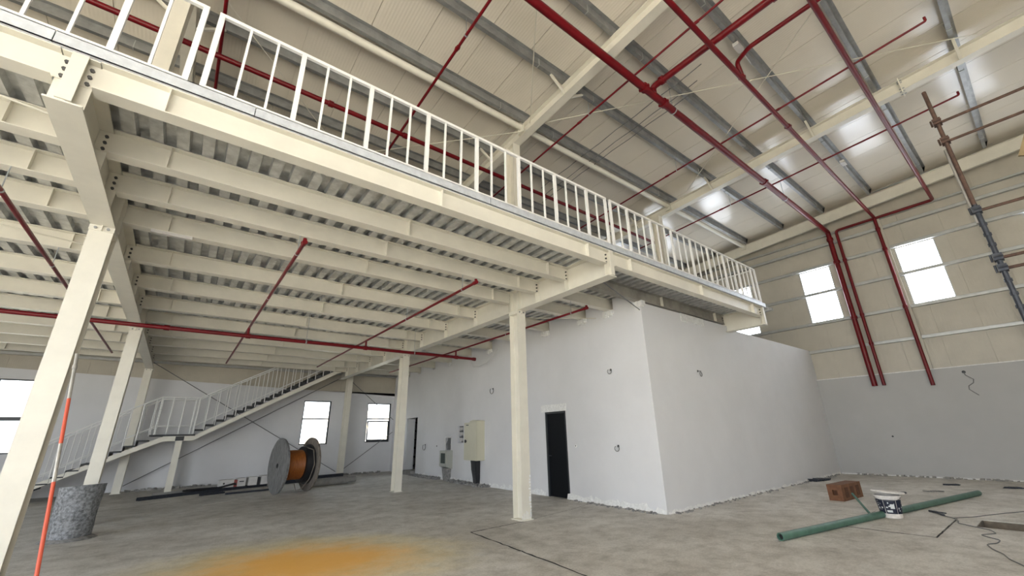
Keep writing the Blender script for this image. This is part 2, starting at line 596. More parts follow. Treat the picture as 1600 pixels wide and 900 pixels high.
for z in (4.30, 5.36, 6.51, 7.56, 8.36, 8.74):
    t = 0.10 if z < 8.5 else 0.06
    obj('girt', MB().box(18.79, 18.795, YF, YB, z - t / 2, z + t / 2).box(18.76, 18.9, YF, YB, z + t / 2 - .004, z + t / 2)
        .box(18.76, 18.9, YF, YB, z - t / 2, z - t / 2 + .004), 'girt', wall_r)
obj('vertical_flashing', MB().box(18.74, 18.77, 2.19, 2.30, 3.26, 9.2), 'clad', wall_r)
obj('wind_post', MB().ibeam((18.55, -0.1, 3.25), (18.55, -0.1, 9.3), .2, .06, up=(1, 0, 0)), 'clad', wall_r)
obj('wall_plate_trim', MB().box(18.74, 18.8, YF, 5.4, -.0, .035), 'plaster_raw', wall_r)

# ------------------------------------------------------------------ setting: long wall at the back (plane y = 21.75)
def ptop(x):
    return 3.98 - 0.036 * (x + 0.0) + (0.0)


BW = [(4.43, 5.64, 1.38, 3.33), (7.40, 8.63, 1.40, 3.28), (-6.2, -4.1, 1.4, 3.80)]


def bk(u, v):
    return not any(a < u < b and c < v < d for a, b, c, d in BW)


us = [XL, XR] + [q for w in BW for q in w[:2]]
vs_ = [0, 1] + [(w[2], w[3]) for w in BW][0:0]
zs = sorted({0.0, 1.38, 1.40, 3.28, 3.33, 3.80, 4.0})
us = sorted(set(us))


def backfn(u, v, w):
    return (u, 21.72 + w, (v if v < 3.9 else ptop(u)))


wall_b = struct('wall_back', MB().cells(us, zs, bk, backfn, 0.25), 'plaster')
x = XL
while x < XR:
    mb = MB()
    x1 = min(x + 1.0, XR)
    mb.add([(x + .002, 21.80, ptop(x)), (x1 - .002, 21.80, ptop(x1)), (x1 - .002, 21.80, 8.72), (x + .002, 21.80, 8.72),
            (x + .002, 21.86, ptop(x)), (x1 - .002, 21.86, ptop(x1)), (x1 - .002, 21.86, 8.72), (x + .002, 21.86, 8.72)],
           [(3, 2, 1, 0), (4, 5, 6, 7), (0, 1, 5, 4), (1, 2, 6, 5), (2, 3, 7, 6), (3, 0, 4, 7)])
    obj('cladding_panel', mb, 'cladb', wall_b)
    x = x1
obj('light_stop_sheet', MB().box(XL, XR, 21.862, 21.88, 3.95, 8.8), 'cladb', wall_b)  # added behind the panels to stop light leaking in at the joints
for z in (4.62, 5.7, 6.8, 7.9):
    obj('girt', MB().box(XL, XR, 21.62, 21.80, z, z + .09), 'girt', wall_b)
for k, (a, b, c, d) in enumerate(BW):
    w = struct('window_%d' % (k + 1))
    fr = MB()
    t = .045
    fr.box(a, b, 21.76, 21.83, c, c + t).box(a, b, 21.76, 21.83, d - t, d).box(a, a + t, 21.76, 21.83, c, d)
    fr.box(b - t * 1.3, b, 21.76, 21.83, c, d)
    obj('window_frame', fr, 'frame', w)
    obj('transom', MB().box(a + t, b - t, 21.765, 21.825, 2.485 - (.05 if k == 2 else 0), 2.53 + (.04 if k == 2 else .01)), 'frame', w)
    if k == 2:
        obj('mullion', MB().box(-5.05, -5.0, 21.765, 21.825, c, d), 'frame', w)
    if k == 1:
        s = MB().box(a + .05, b - .08, 21.70, 21.73, 2.36, 2.42).box(a + .05, b - .08, 21.66, 21.69, 1.44, 1.53)
        s.bar((a + .07, 21.68, 1.46), (a + .07, 21.72, 2.40), .05, .04, (0, 1, 0))
        s.bar((b - .09, 21.68, 1.46), (b - .09, 21.72, 2.40), .09, .04, (0, 1, 0))
        obj('opened_sash', s, 'frame', w)
    obj('upper_pane', MB().box(a + t, b - t, 21.79, 21.796, 2.53, d - t), 'glass', w)
    obj('lower_pane', MB().box(a + t, b - t, 21.79, 21.796, c + t, 2.485), 'glass', w)

# ------------------------------------------------------------------ setting: remaining sides of the hall
LWZ = 8.0
wall_l = struct('wall_left', MB().cells([YF, -8.0, 9.5, YB], [0, 6.6, 10.6],
                lambda u, v: not (-8.0 < u < 9.5 and v < 6.6), lambda u, v, w: (XL - w, u, v), 0.25), 'clad')
wall_f = struct('wall_front', MB().cells([XL, -11.5, 1.0, XR], [0, 5.3, 10.5],
                lambda u, v: not (-11.5 < u < 1.0 and v < 5.3),
                lambda u, v, w: (u, YF - w, v), 0.25), 'cladb')
portal('portal_left', (XL - .1, 0.75, 3.3), (0, math.radians(-90), 0), 6.6, 17.5)
portal('portal_front', (-5.25, YF - .1, 2.65), (math.radians(90), 0, 0), 12.5, 5.3)

# ------------------------------------------------------------------ setting: room built under the mezzanine
A_IN = 0.045  # its long wall runs a little off the grid


def inner(s, off, z):
    """s along y, off in front of the wall face (towards the hall)"""
    return (8.05 + A_IN * (s - 5.4) - off, s, z)


JY = [4.45, 5.50, 6.42, 7.38, 8.93, 10.53, 12.13, 13.62, 15.30, 16.90, 18.50, 19.90]
holes = [(8.31, 9.18, -1, 2.17), (18.45, 19.75, -1, 2.45), (14.03, 14.46, 1.345, 1.94), (14.97, 15.55, 1.08, 1.57)]


def ik(u, v):
    if any(a < u < b and c < v < d for a, b, c, d in holes):
        return False
    for jy in JY[1:]:
        if abs(u - jy) < .13 and v > 4.43:
            return False
    return True


us = [5.47, YB] + [q for h in holes for q in h[:2]] + [jy + s for jy in JY[1:] for s in (-.13, .13)]
wall_in = struct('wall_inner_left', MB().cells([u for u in us if 5.46 < u <= YB], [0, 1.08, 1.345, 1.57, 1.94, 2.17, 2.45, 4.43, 4.785], ik,
                 lambda u, v, w: inner(u, -w, v), 0.22), 'plaster')
for k, jy in enumerate(JY[1:9]):
    rnd = random.Random(k)
    mb = MB()
    x0 = 8.05 + A_IN * (jy - 5.4)
    for i in range(7):
        a = -.15 + .3 * i / 7
        mb.box(x0 - .05 - rnd.uniform(0, .05), x0 + .05, jy + a, jy + a + .05, 4.37 + rnd.uniform(-.03, .03), 4.49)
    mb.box(x0 - .035, x0 + .03, jy + .09, jy + .15, 4.42, 4.78)
    obj('plaster_collar', mb, 'plaster_raw', wall_in)
obj('plaster_lintel', MB().add([inner(8.27, .012, 2.17), inner(9.34, .012, 2.17), inner(9.34, .012, 2.37), inner(8.27, .012, 2.36),
                               inner(8.27, -.05, 2.17), inner(9.34, -.05, 2.17), inner(9.34, -.05, 2.37), inner(8.27, -.05, 2.36)],
    [(3, 2, 1, 0), (4, 5, 6, 7), (0, 1, 5, 4), (1, 2, 6, 5), (2, 3, 7, 6), (3, 0, 4, 7)]), 'plaster_raw', wall_in)
wall_if = struct('wall_inner_front', MB().cells([8.05, 12.5, 19.0], [0, 4.38, 4.47], lambda u, v: not (u > 12.5 and v > 4.38),
                 lambda u, v, w: (u, 5.45 + w, v), 0.2), 'plaster')
# rough patches where the wall head was never finished
mb = MB()
for i in range(16):
    r_ = random.uniform
    xx = 9.75 + i * .07
    mb.box(xx, xx + .075, 5.43, 5.47, 4.30 - abs(i - 7) * .004 + r_(-.03, .03), 4.47)
obj('rough_patch', mb, 'plaster_raw', wall_if)
obj('room_light_cover', MB().box(8.9, 18.8, 5.7, 21.6, 4.30, 4.36), 'conc', wall_if)  # unseen slab added over the room to block light
# ragged white paint and plaster strip at the foot of both walls


def foot_strip(fn, s0, s1, seed, off=.008, hmax=.07, skip=()):
    rnd = random.Random(seed)
    top, bot = [], []
    s = s0
    while s < s1:
        top.append((s, rnd.uniform(.25, 1) * hmax))
        s += rnd.uniform(.05, .16)
    n = len(top)
    vs = [fn(a, off, h) for a, h in top] + [fn(a, off + .03, 0.004) for a, h in top]
    fs = [(i, i + 1, n + i + 1, n + i) for i in range(n - 1)
          if not any(c < top[i][0] < d for c, d in skip)]
    return MB().add(vs, fs)


obj('plaster_skirt', foot_strip(inner, 5.45, 18.4, 3, hmax=.17, skip=[(8.25, 9.25)]), 'plaster_raw', wall_in)
obj('plaster_skirt', foot_strip(lambda s, o, z: (s, 5.45 - o, z), 8.06, 18.7, 4, hmax=.08), 'plaster_raw', wall_if)

# doors of the room
d1 = struct('door_1')
obj('door_leaf', MB().add([inner(8.33, -.04, 0.01), inner(9.16, -.04, 0.01), inner(9.16, -.04, 2.15), inner(8.33, -.04, 2.15),
                           inner(8.33, -.08, 0.01), inner(9.16, -.08, 0.01), inner(9.16, -.08, 2.15), inner(8.33, -.08, 2.15)],
    [(3, 2, 1, 0), (4, 5, 6, 7), (0, 1, 5, 4), (1, 2, 6, 5), (2, 3, 7, 6), (3, 0, 4, 7)]), 'door', d1)
fr = MB()
for s0, s1, z0, z1 in ((8.31, 8.36, 0, 2.17), (9.13, 9.18, 0, 2.17), (8.31, 9.18, 2.12, 2.17)):
    fr.add([inner(s0, .004, z0), inner(s1, .004, z0), inner(s1, .004, z1), inner(s0, .004, z1),
            inner(s0, -.12, z0), inner(s1, -.12, z0), inner(s1, -.12, z1), inner(s0, -.12, z1)],
           [(3, 2, 1, 0), (4, 5, 6, 7), (0, 1, 5, 4), (1, 2, 6, 5), (2, 3, 7, 6), (3, 0, 4, 7)])
obj('door_frame', fr, 'frame', d1)
obj('door_handle', MB().tube([inner(9.05, -.04, 1.02), inner(9.05, .02, 1.02), inner(8.95, .02, 1.02)], .01, 8), 'frame', d1)
d2 = struct('door_2')
obj('door_leaf', MB().box(8.72, 9.10, 19.70, 19.74, 0.02, 2.42), 'plaster', d2)
rk = thing('shade_rack', 'black storage rack added inside the far doorway to keep it dark', 'rack', (9.35, 19.0, 0))
obj('shade_panel', MB().box(.40, .43, -.9, 1.9, 0, 2.7), 'black', rk)  # black sheet stands in for the darkness of the unlit room
for zz in (.25, .65, 1.05, 1.45, 1.85, 2.25):
    obj('shade_rack_shelf', MB().box(0, .40, -.9, 1.9, zz, zz + .04), 'tread', rk)
for yy in (-.9, .45, 1.86):
    obj('upright', MB().box(0, .04, yy, yy + .04, 0, 2.7), 'black', rk)
obj('step_block', MB().box(8.45, 9.4, 18.5, 19.7, 0.0, 0.16), 'conc', d2)

# ------------------------------------------------------------------ setting: roof
FX = [-8.2, -1.24, 5.75, 12.54, 18.42]
ceiling = struct('ceiling')
prof = [(0, .022), (.006, .022), (.006, .0)]
npan = 16
for i in range(npan):
    w_ = .988 / npan
    prof += [(.006 + w_ * (i + .5), .0018), (.006 + w_ * (i + 1), 0)]
prof += [(.994, .022), (1.0, .022), (1.0, .06), (0, .06)]
mb = MB()
mb.sweep([(a, b) for a, b in prof], (0, YF, zr(YF)), (0, YB + .1, zr(YB + .1)), up=(0, 0, 1), side=(1, 0, 0))
roof_mesh = mb.mesh('roof_panel', 'roof')
x = -13.43
while x < XR:
    o = obj('roof_panel', roof_mesh, None, ceiling)
    o.location = (x, 0, 0)
    x += 1.0
ZP = [(0, 0), (.085, 0), (.085, .022), (.082, .022), (.082, .003), (.003, .003), (.003, .198), (-.075, .198), (-.075, .2), (0, .2)]
for k in range(-6, 15):
    yy = 0.66 + 1.475 * k
    z0 = zr(yy) - .2
    mb = MB()
    mb.sweep(ZP, (XL, yy, z0), (18.30, yy, z0), up=(0, 0, 1), side=(0, 1, 0))
    # sleeve laps and cleats either side of each rafter
    obj('purlin', mb, 'purlin', ceiling)
cl = MB()
for fx in FX:
    for k in range(-4, 9):
        yy = 0.66 + 1.475 * k
        for sx in (-.9, .9):
            cl.box(fx + sx - .006, fx + sx + .006, yy - .008, yy + .09, zr(yy) - .215, zr(yy) - .02)
stuff(obj('purlin_lap_strap', cl, 'girt', ceiling))
for i, fx in enumerate(FX):
    dep = .32 if i < 4 else .42
    zc = lambda y: zr(y) - .2 - dep / 2
    r = obj('rafter', MB().ibeam((fx, YF, zc(YF)), (fx, YB - .2, zc(YB - .2)), dep, .21 if i < 4 else .10, .016, .010), 'steel', ceiling)
    if i in (2, 3):
        ys = 0.25 if i == 3 else -1.2
        pl = MB().box(fx - .13, fx + .13, ys - .012, ys + .012, zr(ys) - .58, zr(ys) - .16)
        obj('splice_plate', pl, 'steel', r)
        sb = MB()
        for sx in (-.07, .07):
            for dz in (-.54, -.46, -.28, -.22):
                sb.cyl((fx + sx, ys - .05, zr(ys) + dz), (fx + sx, ys + .05, zr(ys) + dz), .014, n=6)
        stuff(obj('splice_bolt', sb, 'bolt', r))
    if i in (1, 2, 3):
        for k in (-1, 1, 3, 5):
            yy = 0.66 + 1.475 * k
            for sx in (-1, 1):
                fb = MB().bar((fx + sx * .10, yy + .03, zr(yy) - .50), (fx + sx * .52, yy + .03, zr(yy) - .19), .05, .05)
                obj('flange_brace', fb, 'steel', r)
# round eave struts between frames
for a, b in zip(FX[:-1], FX[1:]):
    st = obj('tie_tube', MB().cyl((a + .10, 6.77, 9.25), (b - .10, 6.77, 9.25), .082, n=16), 'steel', ceiling, smooth=40)
    pl = MB()
    for xx in (a + .08, b - .08):
        pl.box(xx - .02, xx + .02, 6.66, 6.88, 9.08, 9.44)
    obj('end_cleat', pl, 'steel', st)
obj('eave_flashing', MB().box(18.66, 18.74, YF, YB, zr(0) - .12, zr(0) - .08), 'girt', ceiling)


def rod(name, label, p0, p1, r=.011, m='rod'):
    o = tag(obj(name, MB().cyl(p0, p1, r, n=8), m, smooth=40), label, 'brace rod')
    return o


def onrf(x, y, d=.42):
    return (x, y, zr(y) - d)


rod('brace_rod', 'long thin cream roof brace rod passing under the tee of the thickest red pipe', onrf(5.85, 6.2, .44), onrf(11.95, -1.1, .44))
rod('brace_rod', 'thin cream roof brace rod running from the far rafter back towards the upper right pipes', onrf(11.85, 5.65, .44), onrf(7.9, .2, .44))
rod('brace_rod', 'thin cream roof brace rod rising steeply left of the middle rafter joint', onrf(5.62, 6.35, .44), onrf(3.3, 3.3, .44))
rod('brace_rod', 'pale roof brace rod running low from the middle rafter over the balustrade', onrf(5.62, 6.7, .44), onrf(1.6, 10.7, .44))
rod('brace_rod', 'short pale roof brace rod seen between balusters beside the upper left column', onrf(-1.0, 6.9, .44), onrf(1.7, 9.7, .44))

for x_, y_, lab in ((7.87, 2.9, 'first of three dark cables slung under the purlins behind the pipe tee'),
                    (8.22, 3.2, 'middle one of three dark cables slung under the purlins behind the pipe tee'),
                    (8.44, 3.5, 'last of three dark cables slung under the purlins behind the pipe tee')):
    tag(obj('roof_cable', MB().tube([(x_, y_ + .62 * k, zr(y_ + .62 * k) - .22 - .03 * (k % 2)) for k in range(10)], .011, 6), 'cable', smooth=60), lab, 'cable')

# ------------------------------------------------------------------ steel columns
def column(x, y, z1, label, upper=None, bend=.3, w=.23, base_plate=True):
    t = thing('steel_column', label, 'column', (x, y, 0))
    mb = MB().ibeam((0, 0, 0), (0, 0, z1), bend, w, .014, .010, up=(0, 1, 0))
    obj('shaft', mb, 'steel', t)
    if base_plate:
        obj('base_plate', MB().box(-w / 2 - .03, w / 2 + .03, -bend / 2 - .03, bend / 2 + .03, 0, .016), 'steel', t)
    obj('head_plate', MB().box(-w / 2 - .006, w / 2 + .006, -bend / 2 - .012, bend / 2 + .012, z1 - .07, z1 - .0), 'steel', t)
    b = MB()
    for sx in (-.06, .06):
        for sy in (-1, 1):
            b.cyl((sx, sy * (bend / 2 - .002), z1 - .036), (sx, sy * (bend / 2 + .03), z1 - .036), .018, n=6)
    stuff(obj('head_bolt', b, 'bolt', t))
    r = MB().box(-.006, .006, -bend / 2 - .045, bend / 2 + .045, z1 - .068, z1)
    obj('head_rib', r, 'steel', t)
    if upper:
        obj('upper_shaft', MB().ibeam((0, 0, 4.9), (0, 0, upper), bend, w, .014, .010, up=(0, 1, 0)), 'steel', t)
    return t


MBZ0, MBZ1 = 4.28, 4.79
column(-1.255, 7.18, MBZ0, 'big cream steel column nearest the camera with the red and white pole leaning on it', 9.1)
column(-1.255, 13.52, MBZ0, 'cream steel column rising behind the cement-crusted drum')
column(-1.28, 21.0, MBZ0, 'slim cream wall column behind the lower flight of the staircase')
c4 = column(5.735, 7.22, MBZ0, 'cream steel column with chipped foot standing in front of the black door', 8.96)
column(5.74, 13.56, MBZ0, 'cream steel column between the cable reel and the grey meter box')
column(6.22, 21.2, MBZ0 + .3, 'grey-looking wall column between the two back windows')
t = thing('steel_column', 'cream steel column rising above the balustrade near its far end', 'column', (12.33, 7.2, 0))
obj('upper_shaft', MB().ibeam((0, 0, 4.9), (0, 0, 8.95), .3, .23, up=(0, 1, 0)), 'steel', t)
obj('shaft', MB().ibeam((0, 0, 0), (0, 0, 4.28), .3, .23, up=(0, 1, 0)), 'steel', t)
ch = MB()
for i in range(14):
    zz = .05 + i * .055
    ch.box(5.735 + .06 + random.uniform(0, .03), 5.735 + .117, 7.064, 7.073, zz, zz + random.uniform(.02, .055))
for i in range(7):
    xx = 5.62 + i * .033
    ch.box(xx, xx + .012, 7.064, 7.071, .02, .06 + random.uniform(0, .12))
o = obj('bare_paint_chip', ch, 'plaster_raw', c4)
o.location = (-5.735, -7.22, 0)

# ------------------------------------------------------------------ mezzanine
mez = thing('mezzanine', 'cream steel mezzanine floor with galvanised decking over the hall', 'mezzanine', (0, 4.36, 4.28))
MO = (0, -4.36, -4.28)


def mpart(name, mb, m, parent=None, smooth=None):
    o = obj(name, mb, m, parent or mez, smooth)
    if parent is None:
        o.location = MO
    return o


MX = [-8.2, -1.255, 5.735, 12.25]
bolts_all = MB()
for i, fx in enumerate(MX):
    zc = (MBZ0 + MBZ1) / 2
    beam = mpart('main_beam', MB().ibeam((fx, 4.38, zc), (fx, 20.95, zc), MBZ1 - MBZ0, .235, .016, .012), 'steel')
    mpart('end_plate', MB().box(fx - .05, fx + .05, 4.365, 4.38, MBZ0 + .02, MBZ1), 'steel', beam)
    for yc in (7.2, 13.55):
        for dy in (-.14, .14):
            for sx in (-1, 1):
                mpart('web_stiffener', MB().box(min(fx + sx * .006, fx + sx * .112), max(fx + sx * .006, fx + sx * .112), yc + dy - .006, yc + dy + .006, MBZ0 + .016, MBZ1 - .016), 'steel', beam)
    # fin plates that carry the joists, with their bolts
    for jy in JY:
        for sx in (-1, 1):
            fp = MB()
            if (i == 0 and sx < 0) or (i == 3 and sx > 0):
                continue
            fp.box(min(fx, fx + sx * .114), max(fx, fx + sx * .114), jy + .004, jy + .014, MBZ0 + .016, MBZ1 - .016)
            for dz in (-.085, -.16, -.235):
                zz = MBZ1 + dz
                bolts_all.cyl((fx + sx * .078, jy - .026, zz), (fx + sx * .078, jy + .03, zz), .017, n=6)
            mpart('fin_plate', fp, 'steel', beam)
stuff(mpart('joist_bolt', bolts_all, 'boltdark'))
JZ0, JZ1 = 4.50, 4.785
for a, b in zip(MX[:-1], MX[1:]):
    for jy in JY:
        x0, x1 = a + .125, b - .125
        mb = MB().ibeam((x0, jy, (JZ0 + JZ1) / 2), (x1, jy, (JZ0 + JZ1) / 2), JZ1 - JZ0, .165, .011, .008)
        mb.box(x0 - .107, x0, jy - .004, jy + .003, JZ0 + .03, JZ1 - .02).box(x1, x1 + .107, jy - .004, jy + .003, JZ0 + .03, JZ1 - .02)
        j = mpart('joist', mb, 'steel_dusty' if a > 5 and jy == 5.50 else 'steel')
        for xx in (x0 + .48, (x0 + x1) / 2, x1 - .48):
            mpart('joist_stiffener', MB().box(xx - .005, xx + .005, jy - .078, jy - .004, JZ0 + .011, JZ1 - .011), 'steel', j)
# trapezoidal deck sheets, 0.92 m wide, four ribs each
P_ = .23


def deck_mesh(y0, y1):
    vs, fs = [], []
    pr = []
    for k in range(4):
        o_ = k * P_
        pr += [(o_, 4.79), (o_ + .115, 4.79), (o_ + .128, 4.865), (o_ + .217, 4.865)]
    pr.append((4 * P_, 4.79))
    n = len(pr)
    for yy in (y0, y1):
        vs += [(px, yy, pz) for px, pz in pr]
    fs = [(i, i + 1, n + i + 1, n + i) for i in range(n - 1)]
    return MB().add(vs, fs).mesh('deck_sheet', 'deckgalv')


dk_full, dk_short = deck_mesh(4.36, 21.6), deck_mesh(4.36, 19.98)
x = -8.2
while x < 12.2:
    o = obj('deck_sheet', dk_short if 1.2 < x < 5.7 else dk_full, None, mez)
    o.location = (x, MO[1], MO[2])
    x += 4 * P_
mpart('topping_slab', MB().cells([-8.2, 1.6, 5.9, 12.38], [4.36, 19.98, 21.6], lambda u, v: not (1.6 < u < 5.9 and v > 19.98),
      lambda u, v, w: (u, v, 4.87 + w), .03), 'conc')
xs = [-8.3, -4.45, -1.43, 0.02, 3.0, 5.85, 8.8, 12.40]
for a, b in zip(xs[:-1], xs[1:]):
    mpart('edge_channel', MB().box(a + .004, b - .004, 4.335, 4.345, 4.785, 4.905).box(a + .004, b - .004, 4.335, 4.42, 4.897, 4.905)
          .box(a + .004, b - .004, 4.335, 4.40, 4.785, 4.793), 'channel')
mpart('edge_channel', MB().box(12.385, 12.395, 4.345, 21.6, 4.785, 4.905), 'channel')
mpart('plastic_strip', MB().box(-.83, -.36, 7.30, 7.36, 4.455, 4.50), 'boxw')


# ------------------------------------------------------------------ balustrades
def balustrade(label, x0, x1, first=0, returns=False):
    """posts every third upright, spacing 0.2675 m; uprights start at x0"""
    t = thing('balustrade_panel', label, 'railing', (x0, 4.40, 4.9))
    L = x1 - x0
    obj('top_rail', MB().box(-.025, L + .025, -.02, .02, 1.005, 1.045), 'white', t)
    obj('bottom_rail', MB().box(0, L, -.016, .016, .035, .067), 'white', t)
    n = round(L / .2675)
    st = L / n
    for i in range(n + 1):
        xx = i * st
        if i in (0, n) or (i - first) % 3 == 0:
            obj('post', MB().box(xx - .025, xx + .025, -.02, .02, 0.0, 1.01), 'white', t)
        else:
            obj('baluster', MB().box(xx - .0125, xx + .0125, -.0125, .0125, .06, 1.01), 'white', t)
    return t


balustrade('white steel balustrade section at the near end, cropped by the photo edge', -5.40, -0.585, first=1)
balustrade('longest white steel balustrade section in the middle of the mezzanine edge', -0.445, 5.76)
balustrade('white steel balustrade section at the far end of the mezzanine edge', 5.905, 12.30, first=2)
t = thing('balustrade_panel', 'white balustrade return along the far side of the mezzanine', 'railing', (12.30, 4.44, 4.9))
obj('top_rail', MB().box(-.02, .02, 0, 4.0, 1.005, 1.045), 'white', t)
obj('bottom_rail', MB().box(-.016, .016, 0, 4.0, .035, .067), 'white', t)
for i in range(1, 16):
    obj('post' if i % 3 == 0 else 'baluster', MB().box(-.0125, .0125, i * .266 - .0125, i * .266 + .0125, .06 if i % 3 else 0, 1.01), 'white', t)

# ------------------------------------------------------------------ staircase against the back wall
stair = thing('staircase', 'two-flight steel staircase with white railings against the back wall', 'staircase', (0, 0, 0))
RISE, RUN = 1.9 / 11, .302
XL0, XL1, XU0 = -0.75, 0.50, 0.50
SY0, SY1 = 20.10, 21.25
lower_x0 = XL0 - 10 * RUN
slope = RISE / RUN
for sy in (SY0, SY1):
    # stringer outline: foot, landing, head
    foot = lower_x0 - .15
    pts_top = [(foot, .16), (XL0 + .40, 1.84), (XL1, 1.84), (5.72, 1.84 + slope * (5.72 - XL1))]
    pts_bot = [(foot, 0.0), (XL0 + .40, 1.67), (XL1, 1.67), (5.95, 1.67 + slope * (5.95 - XL1))]
    mb = MB()
    n = 4
    vs = [(px, sy + d, pz) for d in (-.04, .04) for px, pz in pts_top] + [(px, sy + d, pz) for d in (-.04, .04) for px, pz in pts_bot]
    T = lambda k, i: k * n + i
    Bq = lambda k, i: 2 * n + k * n + i
    fs = []
    for i in range(n - 1):
        for k in (0, 1):
            fs.append((T(k, i), T(k, i + 1), Bq(k, i + 1), Bq(k, i)))
        fs += [(T(0, i), T(0, i + 1), T(1, i + 1), T(1, i)), (Bq(0, i), Bq(0, i + 1), Bq(1, i + 1), Bq(1, i))]
    fs += [(T(0, 0), T(1, 0), Bq(1, 0), Bq(0, 0)), (T(0, 3), T(1, 3), Bq(1, 3), Bq(0, 3))]
    obj('stringer', mb.add(vs, fs), 'steel', stair)


def tread(x, z):
    mb = MB().box(x, x + RUN, SY0 - .045, SY1 + .04, z - .04, z).box(x, x + .008, SY0 - .045, SY1 + .04, z - .17, z)
    obj('tread', mb, 'tread', stair)


for i in range(10):
    tread(lower_x0 + i * RUN, RISE * (i + 1))
obj('landing', MB().box(XL0, XL1 + .05, SY0 - .045, SY1 + .04, 1.84, 1.9), 'tread', stair)
for i in range(16):
    tread(XU0 + i * RUN, 1.9 + RISE * (i + 1))
obj('landing_post', MB().box(.03, .22, SY0 - .05, SY0 + .1, 0, 1.72), 'steel', stair)
obj('landing_post', MB().box(.03, .22, SY1 - .05, SY1 + .1, 0, 1.72), 'steel', stair)
obj('landing_bracket', MB().box(.0, .25, SY0 - .055, SY0 + .12, 1.68, 1.83), 'tread', stair)
for sy, nm in ((SY0 - .05, 0), (SY1 - .06, 1)):
    zl = lambda x: 1.90 + slope * (x - XL0)           # nosing line, lower flight
    zu = lambda x: 1.90 + slope * (x - XU0)
    xa, xb = lower_x0, 5.6
    for h, r in ((1.30, .022), (.30, .014)):
        obj('handrail' if h > 1 else 'lower_rail', MB().tube([(xa, sy, zl(xa) + h - .1), (XL0 + .12, sy, 1.9 + h), (XL1 - .03, sy, 1.9 + h), (xb, sy, zu(xb) + h)], r, 8), 'white', stair, smooth=40)
    k = 0
    xx = xa
    while xx < XL0:
        obj('baluster', MB().cyl((xx, sy, zl(xx) - .02), (xx, sy, zl(xx) + 1.24), .016 if k % 3 else .022, n=6), 'white', stair)
        xx += .30
        k += 1
    for xx in (XL0 + .12, XL0 + .45, XL0 + .79, XL1 - .12, XL1 - .02):
        obj('baluster', MB().cyl((xx, sy, 1.9), (xx, sy, 3.2), .02, n=6), 'white', stair)
    xx = XU0 + .27
    while xx < xb:
        obj('baluster', MB().cyl((xx, sy, zu(xx) - .02), (xx, sy, zu(xx) + 1.3), .017, n=6), 'white', stair)
        xx += .302

# ------------------------------------------------------------------ fire pipes
def pipe(label, runs, r, couplings=(), hangers=(), name='sprinkler_pipe', bend=.12):
    t = thing(name, label, 'pipe', runs[0][0])
    off = Vector(runs[0][0])
    rel = lambda p: tuple(Vector(p) - off)
    for run in runs:
        obj('pipe_run', MB().tube([rel(p) for p in run], r, 14 if r > .04 else 10, bend), 'red', t, smooth=50)
    for c, d in couplings:
        c, d = Vector(rel(c)), Vector(d).normalized()
        mb = MB().cyl(c - d * .05, c + d * .05, r * 1.32, n=14)
        mb.bar(c - d * .02 + Vector((0, 0, 0)), c + d * .02, r * 3.1, r * .5)
        obj('coupling', mb, 'red', t, smooth=40)
    for p, z1 in hangers:
        p = rel(p)
        mb = MB().cyl(p, (p[0], p[1], z1 - off.z), .006, n=6)
        mb.ring(p, (1, 0, 0) if abs(runs[0][0][1] - runs[0][-1][1]) < .5 else (0, 1, 0), r * 1.02, r * 1.15, .03, 14)
        obj('hanger', mb, 'galv', t)
    return t


Y0, Z0 = 3.75, 8.79
pipe('thickest red main pipe under the roof, running to the end wall and down it',
     [[(-4, Y0, Z0), (18.66, Y0, Z0), (18.66, Y0, 2.86)]], .082,
     [((6.75, Y0, Z0), (1, 0, 0)), ((7.5, Y0, Z0), (1, 0, 0)), ((1.0, Y0, Z0), (1, 0, 0)), ((12.9, Y0, Z0), (1, 0, 0)), ((18.66, Y0, 8.45), (0, 0, 1)), ((18.66, Y0, 7.5), (0, 0, 1)), ((18.66, Y0, 5.3), (0, 0, 1))],
     [((7.9, Y0, Z0), 9.5), ((14.5, Y0, Z0), 9.5)])
pipe('thick red branch rising from the main pipe tee and crossing the roof bay',
     [[(7.12, Y0, Z0 + .02), (7.12, Y0, 9.03), (7.12, -4.5, 9.06)]], .072, [((7.12, 3.5, 9.035), (0, 1, 0)), ((7.12, 1.15, 9.045), (0, 1, 0))], bend=.16)
pipe('red roof pipe dropping down the end wall along the edge of the taller window',
     [[(-4, 2.31, 8.83), (18.68, 2.31, 8.79), (18.68, 2.31, 2.74)]], .052,
     [((18.68, 2.31, 8.3), (0, 0, 1)), ((18.68, 2.31, 7.5), (0, 0, 1)), ((18.68, 2.31, 5.36), (0, 0, 1)), ((10.8, 2.31, 8.81), (1, 0, 0))])
pipe('red branch with a bent riser joining the second pipe near the white junction box',
     [[(8.35, 2.31, 8.84), (8.10, 2.28, 9.12), (7.95, 1.95, 9.14), (7.95, -4.5, 9.2)]], .048, [((8.3, 2.31, 8.85), (1, 0, 0))], bend=.08)
pipe('thinner red roof pipe turning along the end wall before dropping beside the main pipe',
     [[(-4, .735, 8.66), (18.68, .735, 8.74), (18.68, 3.50, 8.74), (18.68, 3.50, 2.86)]], .05,
     [((18.68, 3.5, 7.5), (0, 0, 1)), ((18.68, 3.5, 5.36), (0, 0, 1)), ((18.68, 3.5, 4.3), (0, 0, 1))])


def zq(y, z0=9.2):
    return z0 - SLOPE * y


